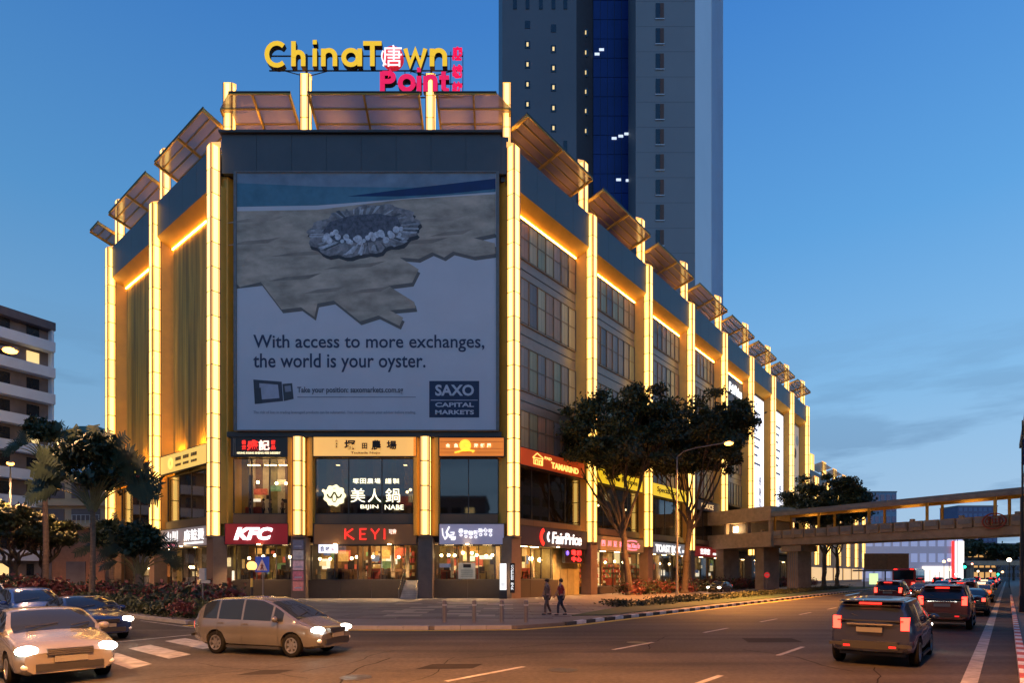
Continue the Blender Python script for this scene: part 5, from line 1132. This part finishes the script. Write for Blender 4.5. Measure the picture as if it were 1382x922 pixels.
def tree(x,y,h,crown_r,fork,label,seed,lean=0,crown_z=None,nb=7,per=330,ls=.2,group=None,spread=1.0,r0=.38,elong=(1,1),ncl=46):
    rr=random.Random(seed); t=thing('tree',label,'tree',(x,y,0),0,group); b=MB(); tips=[]
    cz=crown_z or (fork+(h-fork)*.42)
    def limb(p,q,r_0,r_1,wob=.25,n=5):
        p=Vector(p);q=Vector(q); pts=[p]
        for i in range(1,n+1):
            s_=p.lerp(q,i/n)
            if i<n: s_+=Vector((rr.uniform(-wob,wob),rr.uniform(-wob,wob),rr.uniform(-wob,wob)*.4))
            pts.append(s_)
        for i in range(n): b.tube(pts[i],pts[i+1],r_0+(r_1-r_0)*i/n,r_0+(r_1-r_0)*(i+1)/n,8,cap=False)
        return pts
    b.tube((0,0,-.1),(0,0,.5),r0*1.5,r0*1.05,10)
    base=limb((0,0,.5),(lean*.5,0,fork),r0,r0*.72,.12)[-1]
    for i in range(nb):
        a=2*math.pi*i/nb+rr.uniform(-.3,.3); rad=crown_r*rr.uniform(.35,.62)
        q=(lean+math.cos(a)*rad*elong[0],math.sin(a)*rad*elong[1],cz+rr.uniform(-.5,.8))
        st=base+Vector((0,0,-rr.uniform(0,fork*.18)))
        mid=limb(st,q,r0*.42,r0*.16,.35)
        for k_ in range(4):
            a2=a+rr.uniform(-.9,.9); q2=Vector(q)+Vector((math.cos(a2)*crown_r*rr.uniform(.2,.45)*elong[0],math.sin(a2)*crown_r*.35*elong[1],rr.uniform(.3,(h-cz)*.75)))
            s_=mid[rr.randint(2,5)]; pts=limb(s_,q2,r0*.14,.03,.2,4); tips.append(q2)
            for k3 in range(2):
                q3=pts[3]+Vector((rr.uniform(-1,1),rr.uniform(-1,1),rr.uniform(.1,1)))*crown_r*.22; limb(pts[2],q3,.05,.015,.1,3); tips.append(q3)
    b.build('trunk',M_bark,t,smooth=True)
    cl=[]
    for p in tips: s_=crown_r*rr.uniform(.08,.16); cl.append((p.x,p.y,p.z,s_,s_*.62))
    for i in range(ncl):
        a=rr.uniform(0,2*math.pi); u=rr.random()**.5; zz=cz+(h-cz)*rr.uniform(-.05,.86)*(1-.62*u*u); s_=crown_r*rr.uniform(.08,.17)
        cl.append((lean+math.cos(a)*u*crown_r*.9*elong[0],math.sin(a)*u*crown_r*.9*elong[1],zz,s_,s_*.6))
    V,Fc,mi=leaves(seed,cl,per,ls); q=MB(); q.v=V; q.f=Fc; q.m=mi; q.build('crown',[M_leafa,M_leafb],t)
    return t
tree(U(850,60),60,22.0,6.3,7.0,'big dark rain tree with forked trunk before the supermarket side of the mall',11,lean=-1.6,crown_z=13.2,nb=9,per=230,ls=.19,ncl=120)
tree(U(924,66),66,23.2,6.0,8.2,'second tall dark tree just right of the big rain tree beside the lamp',12,lean=1.2,crown_z=14.2,nb=8,per=230,ls=.2,ncl=110)
tree(U(1112,103),103,20.0,7.2,6.5,'round green tree standing behind the covered footbridge',13,lean=.3,crown_z=11.5,nb=7,per=260,ls=.26,ncl=60)
tree(U(1130,112),112,13.0,3.2,6,'thin bare stemmed tree beneath the footbridge next to the shelter',14,crown_z=9,nb=6,per=60,ls=.2,ncl=8)
for i,(px,Y,h,r_) in enumerate(((1302,230,16,7),(1322,250,17,8),(1345,240,14,7),(1368,230,15,8),(1290,260,20,8))): tree(U(px,Y),Y,h,r_,5,'dark tree at the far end of the road, %s of the row'%ORD[i],20+i,per=70,ls=.6,nb=5,ncl=26,group='dark trees at the far end of the road')
for i,(px,Y,h,r_) in enumerate(((18,56,9.0,3.4),(60,60,8,3))): tree(U(px,Y),Y,h,r_,3,('low dark tree at the left edge before the podium','low dark tree between the two tall palms')[i],30+i,per=200,ls=.2,ncl=30)
def fan_palm(x,y,h,stem_h,cw,label,seed,n=17,bl=2.6,rt=.17,plane=0.0):
    rr=random.Random(seed); t=thing('fan_palm',label,'palm',(x,y,0),plane); b=MB()
    k_=int(stem_h/.35)
    for i in range(k_):
        z=i*stem_h/k_; ox=.12*math.sin(i*.13); b.tube((ox,0,z),(.12*math.sin((i+1)*.13),0,z+stem_h/k_),rt*(1.12-.25*i/k_),rt*(1.0-.25*i/k_),10,cap=False)
    b.build('trunk',M_palmt,t,smooth=True)
    st=MB(); lv=MB(); ox=.12*math.sin(k_*.13)
    for i in range(n):
        f=(i-(n-1)/2)/((n-1)/2); a=f*R(64); L=(h-stem_h)*(.62-.12*abs(f))*rr.uniform(.9,1.08); yy=rr.uniform(-.25,.25)
        p0=Vector((ox+f*.18,0,stem_h-.15)); pts=[p0]
        for s_ in range(1,5):
            tt=s_/4; pts.append(p0+Vector((math.sin(a*(.35+.5*tt))*L*tt,yy*tt,math.cos(a*(.35+.5*tt))*L*tt)))
        for s_ in range(4): st.tube(pts[s_],pts[s_+1],.07-.012*s_,.06-.012*s_,5,cap=False)
        # leaf blade split into leaflets, drooping outwards
        d=(pts[4]-pts[3]).normalized(); mid=[pts[4]]; bL=bl*rr.uniform(.8,1.1); v=d.copy()
        for s_ in range(9):
            v=(v+Vector((f*.10,rr.uniform(-.05,.05),-.12))).normalized(); mid.append(mid[-1]+v*bL/9)
        sd=Vector((0,1,0)) if rr.random()<.5 else Vector((.6,.8,0)); sd=(sd+Vector((rr.uniform(-.5,.5),0,0))).normalized()
        for s_ in range(9):
            w_=.62*math.sin(math.pi*(s_+1)/10.5)**.6*bl/2.4; ax=(mid[s_+1]-mid[s_]).normalized(); n2=ax.cross(sd).normalized(); 
            for q_ in range(2):
                for sg in (-1,1):
                    o_=mid[s_].lerp(mid[s_+1],q_*.5); e=o_+n2*sg*w_*rr.uniform(.8,1.1)+ax*.25+Vector((0,0,-w_*.35*rr.uniform(.3,1.3))); wd=ax*.13*bl/2.4
                    lv.add([o_,o_+wd,e+wd*.5,e-wd*.2],[(0,1,2,3)])
    st.build('leaf_stalk',M_stalk,t); 
    V,Fc,mi=leaves(seed,[(ox+math.cos(q_)*cw*.34*(.3+.7*rr.random()),math.sin(q_)*cw*.22,h-cw*.42+rr.uniform(-1,1)*cw*.27,cw*.12,cw*.1) for q_ in [k2*.7 for k2 in range(24)]],150,.2)
    b0=len(lv.v); lv.v+=V; lv.f+=[tuple(i+b0 for i in f) for f in Fc]; lv.m+=[0]*len(Fc)
    lv.build('crown',M_palml,t)
    return t
fan_palm(U(123,38),38,11.4,6.3,4.8,'tall traveller palm with wide dark crown beside the left light pillar',41,n=21,bl=2.5)
fan_palm(U(60,46),46,14.4,11.0,2.6,'slender curved palm with small round crown before the apartment block',42,n=15,bl=1.5,rt=.2)
fan_palm(U(186,40),40,5.8,2.2,3.0,'short young fan palm in front of the left wing columns',43,n=13,bl=1.5,rt=.25)
fan_palm(U(150,48),48,6.6,3.6,3.0,'bushy small palm half hidden by the left light pillar base',44,n=11,bl=1.6)
def hedge(pts,h,w,label,m2,seed,name='hedge',per=260,ls=.1,step=.55):
    rr=random.Random(seed); x0,y0=pts[0]; t=thing(name,label,'hedge',(x0,y0,.13)); cl=[]
    for (a,b_) in zip(pts[:-1],pts[1:]):
        A=Vector(a);Bv=Vector(b_);n=max(1,int((Bv-A).length/step))
        for i in range(n):
            p=A.lerp(Bv,(i+.5)/n)
            for q in range(2): cl.append((p.x-x0+rr.uniform(-w,w)*.5,p.y-y0+rr.uniform(-w,w)*.5,h*rr.uniform(.3,.72),w*.5,h*.38))
    V,Fc,mi=leaves(seed,cl,per,ls); q=MB(); q.v=V;q.f=Fc;q.m=mi; q.build('foliage',m2,t); return t
def Lk_(s_,o): return (-15.5-.7736*s_+o*.6337,26.9+.6337*s_+o*.7736)     # along the left kerb, o metres inside it
hedge([Lk_(.6,1.1),Lk_(16,1.1)],.75,1.1,'long clipped green hedge behind the left kerb',[M_leafa,M_leafb],51)
hedge([Lk_(1.0,3.0),Lk_(24,3.0)],1.25,1.5,'row of dark red leaved shrubs behind the clipped hedge',[M_redleaf,M_leafa],52,ls=.14)
hedge([(-15.2,27.2),(-13.9,26.6)],.8,.9,'small bush with red flowers at the corner behind the estate car',[M_redleaf,M_leafb],53,ls=.08)
hedge([toW(FA,14,-3.2),toW(FA,90,-3.2)],1.3,1.8,'long dark shrub border along the foot of the right facade',[M_leafa,M_redleaf],54,per=130,ls=.16,step=.8)
hedge([Lk_(26,1.5),Lk_(50,1.5)],1.6,2.2,'overgrown dark shrubs farther along the left side street',[M_leafa,M_redleaf],55,ls=.18,per=160)
hedge([(4.3+.8127*6-3.2,27.7+6+2.6),(4.3+.8127*60-3.2,27.7+60+2.6)],.4,1.4,'low ground cover planting on the verge beside the striped kerb',[M_leafa,M_leafb],56,ls=.09,per=120,step=.9)

# ------------------------------------------------------------------ street furniture
bc=thing('crossing_beacon','striped beacon pole with glowing orange globe beside a blue crossing sign','beacon',(-10.85,24.9,.13))
for i in range(6): MB().tube((0,0,i*.37),(0,0,(i+1)*.37-.002),.05,n=12).build('pole_band',M_trim if i%2 else mat('beacon_yellow',(.7,.5,.1),rough=.5),bc)
MB().ball((0,0,2.36),.2,n=18,k=12).build('globe',E('beacon_globe',(1,.46,.12),2.6),bc,smooth=True); MB().tube((0,0,2.14),(0,0,2.2),.12,n=14).build('collar',M_trim,bc)
sg=thing('crossing_sign','blue square sign with white triangle and walking figure','sign',(-10.45,25.0,.13))
MB().tube((0,.05,0),(0,.05,2.75),.03).build('pole',M_pole,sg); MB().box(-.29,.29,-.02,.0,2.1,2.75).build('plate',E('sign_blue',(.02,.05,.3),.4,(.02,.06,.35)),sg)
MB().vprism([(-.22,2.17),(.22,2.17),(0,2.66)],-.035,-.022).build('triangle',mat('sign_w',(.7,.6,.58),noise=.05),sg)
MB().ribbon([(0,2.46),(0,2.34),(-.05,2.2)],.05,-.045,-.036).ribbon([(0,2.35),(.06,2.2)],.035,-.045,-.036).ribbon([(-.06,2.38),(.07,2.36)],.03,-.045,-.036).build('walking_figure',mat('sign_fig',(.2,.03,.03)),sg)
ps=thing('signal_box','slim post with a pale grey box beside the red flowered bush','post',(-14.45,27.9,.13)); MB().tube((0,0,0),(0,0,1.9),.035).build('pole',M_pole,ps); MB().box(-.13,.13,-.08,.08,1.75,2.3).build('box',mat('grey_box',(.5,.48,.42)),ps); MB().box(-.05,.34,-.05,.03,1.6,1.74).build('bracket',mat('grey_box',(.5,.48,.42)),ps)
gb=None
M_bol=mat('bollard_steel',(.30,.26,.24),rough=.35,metal=.7,noise=.15)
for i,px in enumerate((600,640,677,710)):
    Y=24.9; b=thing('bollard','grey steel bollard at the plaza edge, %s from the left'%ORD[i],'bollard',(U(px,Y),Y,.13),0,'bollards along the plaza edge')
    MB().tube((0,0,0),(0,0,.88),.09,n=16).build('post',M_bol,b,smooth=False); MB().ball((0,0,.9),.092,n=16,k=6,sz=.5).build('cap',M_bol,b,smooth=True); MB().tube((0,0,.7),(0,0,.76),.095,n=16).build('band',M_kerbw,b)
st_=thing('lit_sign_stand','white glowing upright sign box beside the corner column','sign',(U(679,49.8),49.8,.13)); MB().box(-.27,.27,0,.15,.75,2.95).build('light_box',W1,st_); MB().box(-.32,.32,.0,.2,.0,.74).build('base',M_dark,st_)
fit_text('開',-.15,.15,1.05,1.35,-.02,mat('print_grey2',(.15,.15,.18)),st_); fit_text('放',-.15,.15,.85,1.02,-.02,mat('print_grey2',(.15,.15,.18)),st_)
s=thing('column_sign','narrow black sign with vertical white letters on the corner column','sign',(U(691.5,50.1),50.1,.13)); MB().box(-.2,.2,0,.1,.5,3.0).build('board',M_blkl,s)
for i,ch in enumerate('COFFEE BAR'): 
    if ch!=' ': fit_text(ch,-.11,.11,2.65-i*.21,2.82-i*.21,-.02,W1,s)
pb=thing('menu_board','white menu poster board standing before the noodle shop window','board',(U(630,50.6),50.6,1.6)); MB().box(-.72,.72,0,.06,.2,1.55).build('board',mat('menu_paper',(.6,.52,.38),emit=(1,.8,.5),es=.12),pb); MB().box(-.3,.35,-.02,-.001,1.15,1.45).build('printed_block',M_blkl,pb)
for i in range(4): MB().box(-.5,.5,-.02,-.001,.4+i*.17,.44+i*.17).build('printed_line',M_blkl,pb)
for s_ in (-.6,.6): MB().box(s_-.03,s_+.03,.0,.06,.0,.2).build('leg',M_dark,pb)
bn=thing('column_posters','stack of dark pink posters fixed on the column under the short light pillar','poster',(-18.1,50.55,.0))
for i,c_ in enumerate(((.08,.07,.1),(.25,.2,.2),(.35,.2,.22),(.3,.08,.1),(.4,.12,.1))): MB().box(-.45,.45,-.02,.01,4.3-i*.88,5.1-i*.88).build('poster',mat('poster_c%d'%i,c_,noise=.5,ns=4,emit=c_,es=.5),bn); MB().box(-.3,.3,-.035,-.021,4.5-i*.88,4.62-i*.88).build('printed_line',mat('poster_pale',(.6,.5,.5)),bn)
ms=thing('shop_lightbox','small white lightbox with a house mark over the left cafe window','sign',(U(430,50.7),50.7,4.0)); MB().box(0,1.6,0,.15,.0,.72).build('box',E('lb',(.85,.85,1),1.3),ms); fit_text('合',.12,.5,.1,.6,-.02,M_navy,ms,bold=.03); fit_text('味道',.6,1.4,.15,.55,-.02,M_navy,ms,bold=.02)
ne=thing('no_entry_sign','red no entry sign on a grey post under the footbridge','sign',(U(1035,76),76,.13)); MB().tube((0,.05,0),(0,.05,2.5),.04).build('post',M_pole,ne); MB().tube((0,0,2.0),(0,-.03,2.0),.36,n=24).build('disc',E('nered',(.7,.03,.03),.6,(.5,.02,.02)),ne); MB().box(-.24,.24,-.045,-.031,1.95,2.06).build('bar',M_kerbw,ne)
bx,by=online(.78,32); bp=thing('banner_post','slim dark post with a blue banner at the right edge','lamp post',(bx,by,.12)); MB().tube((0,0,0),(0,0,6.2),.11,.09).tube((0,0,6.2),(0,0,10.3),.035,.025).tube((0,0,0),(0,0,.9),.16,.14).build('pole',M_dark,bp); MB().box(.05,.95,-.02,.02,7.9,9.3).build('banner',mat('banner_blue',(.05,.07,.25),rough=.7),bp)
# pendant lamps and dining tables inside the shops
pm=MB().ball((0,0,0),.13,n=10,k=6).mesh('bulb',M_bulb); pc=MB().tube((0,0,.12),(0,0,.9),.012,n=4).mesh('cord',M_dark)
def pend(Fm,x,z,lab,grp_,y=1.9,sc=1):
    p=Fm@Vector((x,y,z)); t=thing('pendant_lamp',lab,'lamp',(p.x,p.y,p.z),0,grp_); link('bulb',pm,t,Matrix.Scale(sc,4)); link('cord',pc,t)
for Fm,xs,z,lab,g_ in ((FF,(-23.2,-22.1,-20.9,-19.6),3.75,'small glowing ceiling lamp behind the fried chicken shop window','lamps in the fried chicken shop'),
    (FF,(-16.9,-16.2,-14.1,-13.7,-12.2,-9.9),3.6,'warm glowing lamp inside the middle ground floor shops','lamps in the middle shops'),
    (FF,(-6.3,-5.6,-5.0,-4.3,-3.7,-3.0,-2.4,-1.8),3.95,'warm hanging lamp in the noodle shop','lamps in the noodle shop'),
    (FF,(-21,-22.6,-19.9),10.4,'small lamp seen through the upper dessert shop window','lamps in the upper dessert shop'),
    (FF,(-16.8,-16.2,-13.9,-9.3,-8.9),9.6,'amber lamp seen through the middle upper window','lamps in the middle upper restaurant'),
    (FL,(-9.5,-8.7,-4.2,-20,-17),3.0,'warm lamp deep inside the left wing shops','lamps in the left wing shops'),
    (FA,(2.2,3.4,5.2,6.6),3.7,'bright hanging lamp left of the lift lobby','lamps in the corner shop'),
    (FA,(15,17,19,21,23),3.7,'bright hanging lamp in the second shop of the right wing','lamps in the second right shop'),
    (FA,(27.6,30,33,36),3.6,'lamp inside the toast cafe','lamps in the toast cafe'),
    (FA,(17.5,24),9.8,'white spark of light in the dark upper window','lights in the upper right windows')):
    for xi,x in enumerate(xs): pend(Fm,x+rnd.uniform(-.15,.15),z+rnd.uniform(-.15,.15),lab+', '+ORD[xi]+' in its row',g_,sc=1.6 if Fm is FA and x<8 else 1)
tb=MB().box(-.4,.4,-.4,.4,.72,.76).mesh('tabletop',M_wood); tl=MB().tube((0,0,.02),(0,0,.72),.04).box(-.25,.25,-.25,.25,0,.03).mesh('table_leg',M_dark); cs=MB().box(-.2,.2,-.2,.2,.44,.48).mesh('seat',M_wood); cbk=MB().box(-.2,.2,.17,.2,.48,.95).mesh('backrest',M_wood); cl4=[MB().box(a-.02,a+.02,b_-.02,b_+.02,0,.44).mesh('leg',M_dark) for a in (-.17,.17) for b_ in (-.17,.17)]
for Fm,xs,z,lab in ((FF,(-23.1,-21.3,-19.8),1.7,'in the fried chicken shop'),(FF,(-16.5,-15,-12.3,-10.6),1.7,'in the middle shops'),(FF,(-5.8,-4.1,-2.3),1.7,'in the noodle shop'),(FA,(2.4,4.2,6),1.7,'in the corner shop')):
    for xi,x in enumerate(xs):
        p=Fm@Vector((x,2.1,z)); t=thing('dining_table',ORD[xi]+' small dining table from the left '+lab,'table',(p.x,p.y,z),0,'dining tables '+lab); link('tabletop',tb,t); link('table_leg',tl,t)
        for s_ in (-1,1):
            p=Fm@Vector((x+s_*.7,2.1,z)); t=thing('chair','wooden chair %s the %s table '%('right of' if s_>0 else 'left of',ORD[xi])+lab,'chair',(p.x,p.y,z),-s_*math.pi/2,'chairs '+lab); link('seat',cs,t); link('backrest',cbk,t)
            for l_ in cl4: link('leg',l_,t)
# display shelves with coloured goods
for Fm,x,z,w_,lab in ((FF,-13.2,1.7,1.6,'shelf of coloured goods left of the glass entrance'),(FF,-9.9,1.7,1.2,'shelf of amber goods beside the stairs'),(FA,14.2,.9,5,'bright display shelf in the second right wing shop'),(FA,20.2,.9,4,'red display shelf behind the tree trunk'),(FA,27,.9,4,'display shelf in the toast cafe'),(FA,40,.9,4,'display shelf with blue screen in the fourth shop')):
    p=Fm@Vector((x,2.7,z)); t=thing('display_shelf',lab,'shelf',(p.x,p.y,p.z),aR if Fm is FA else 0); MB().box(0,w_,.3,.35,0,2.6).build('back_panel',M_wood,t)
    for j in range(4):
        MB().box(0,w_,0,.3,.3+j*.6,.34+j*.6).build('shelf',M_wood,t)
        for i in range(int(w_/.28)):
            hh=rnd.uniform(.2,.45); cc=rnd.choice(((.7,.2,.1),(.8,.6,.2),(.7,.7,.6),(.2,.4,.2),(.6,.1,.1),(.8,.45,.1)))
            MB().box(.05+i*.28,.27+i*.28,.05,.25,.341+j*.6,.341+j*.6+hh).build('packet',mat('packet_%.1f%.1f%.1f'%cc,cc,noise=.2),t)

# ------------------------------------------------------------------ people
def skin(pts,edges,rad,name,m,parent,root=0):
    me=bpy.data.meshes.new(name); me.from_pydata(pts,edges,[]); o=bpy.data.objects.new(name,me); C.objects.link(o)
    md=o.modifiers.new('s','SKIN'); sv=me.skin_vertices[0].data
    for v,r_ in zip(sv,rad): v.radius=(r_,r_) if not isinstance(r_,tuple) else r_
    sv[root].use_root=True; ss=o.modifiers.new('u','SUBSURF'); ss.levels=2; ss.render_levels=2
    dg=bpy.context.evaluated_depsgraph_get(); m2=bpy.data.meshes.new_from_object(o.evaluated_get(dg)); bpy.data.objects.remove(o)
    m2.materials.clear(); m2.materials.append(m)
    for p in m2.polygons: p.material_index=0; p.use_smooth=True
    return link(name,m2,parent)
M_skin=mat('skin',(.42,.24,.16),rough=.6,noise=.08); M_hair=mat('hair',(.02,.015,.012),rough=.7)
def person(x,y,z,rz,label,shirt,trous,stride=.28,group=None):
    t=thing('person',label,'person',(x,y,z),rz,group)      # faces +x
    s=stride
    body=[(0,0,.95),(0,0,1.12),(0,0,1.33),(0,0,1.47),(.02,0,1.56),(.03,0,1.64),(.03,0,1.72),
      (0,.17,1.42),(-s*.35,.22,1.14),(-s*.1,.23,.90),(-s*.02,.23,.83),(0,-.17,1.42),(s*.3,-.22,1.14),(s*.9,-.22,.92),(s*1.05,-.22,.86),
      (0,.09,.90),(s*.7,.10,.5),(s*.75,.10,.09),(s*.75+.16,.10,.04),(0,-.09,.90),(-s*.35,-.10,.5),(-s*1.2,-.10,.11),(-s*1.2+.15,-.10,.05)]
    ed=[(0,1),(1,2),(2,3),(3,4),(4,5),(5,6),(3,7),(7,8),(8,9),(9,10),(3,11),(11,12),(12,13),(13,14),(0,15),(15,16),(16,17),(17,18),(0,19),(19,20),(20,21),(21,22)]
    rd=[(.12,.15),(.11,.14),(.12,.17),.08,.05,.085,.07,.055,.04,.03,.04,.055,.04,.03,.04,.085,.055,.04,.035,.085,.055,.04,.035]
    skin(body,ed,rd,'body',M_skin,t)
    skin([(0,0,.9),(0,0,1.12),(0,0,1.33),(0,0,1.46),(0,.17,1.42),(-s*.25,.215,1.2),(0,-.17,1.42),(s*.2,-.215,1.2)],[(0,1),(1,2),(2,3),(3,4),(4,5),(3,6),(6,7)],[(.14,.17),(.125,.155),(.135,.185),.085,.07,.065,.07,.065],'shirt',shirt,t)
    skin([(0,0,.95),(0,.09,.88),(s*.7,.10,.5),(s*.74,.10,.1),(0,-.09,.88),(-s*.35,-.10,.5),(-s*1.18,-.10,.13)],[(0,1),(1,2),(2,3),(0,4),(4,5),(5,6)],[(.14,.16),.10,.07,.058,.10,.07,.058],'trousers',trous,t)
    MB().ball((.0,0,1.71),.115,n=12,k=8,sx=1,sy=.95,sz=.95).build('hair',M_hair,t,smooth=True); MB().ball((.125,0,1.63),.02,n=6,k=4).build('nose',M_skin,t)
    for a in (s*.75,-s*1.2): 
        yy=.10 if a>0 else -.10; MB().ball((a+.07,yy,.045),.13,sx=1,sy=.42,sz=.36).build('shoe',M_dark,t,smooth=True)
    return t
M_redsh=mat('shirt_red',(.35,.04,.03),rough=.8); M_tan=mat('shirt_tan',(.22,.12,.08),rough=.8); M_jean=mat('trousers_dark',(.03,.035,.05),rough=.8)
person(2.4,29.3,.13,R(200),'person in a red top and dark trousers walking on the plaza',M_redsh,M_jean)
person(1.75,29.7,.13,R(200),'person in a brown top walking just behind the one in red',M_tan,mat('trousers_brown',(.10,.07,.06)),stride=.2)
for i,x in enumerate((-23.0,-21.9,-21.3,-20.2)): person(x,52.6,7.05,R((20,200,0,170)[i]),'diner standing behind the upper dessert shop window, %s from the left'%ORD[i],(M_jean,M_tan)[i%2],M_jean,.05,'diners behind the upper window')
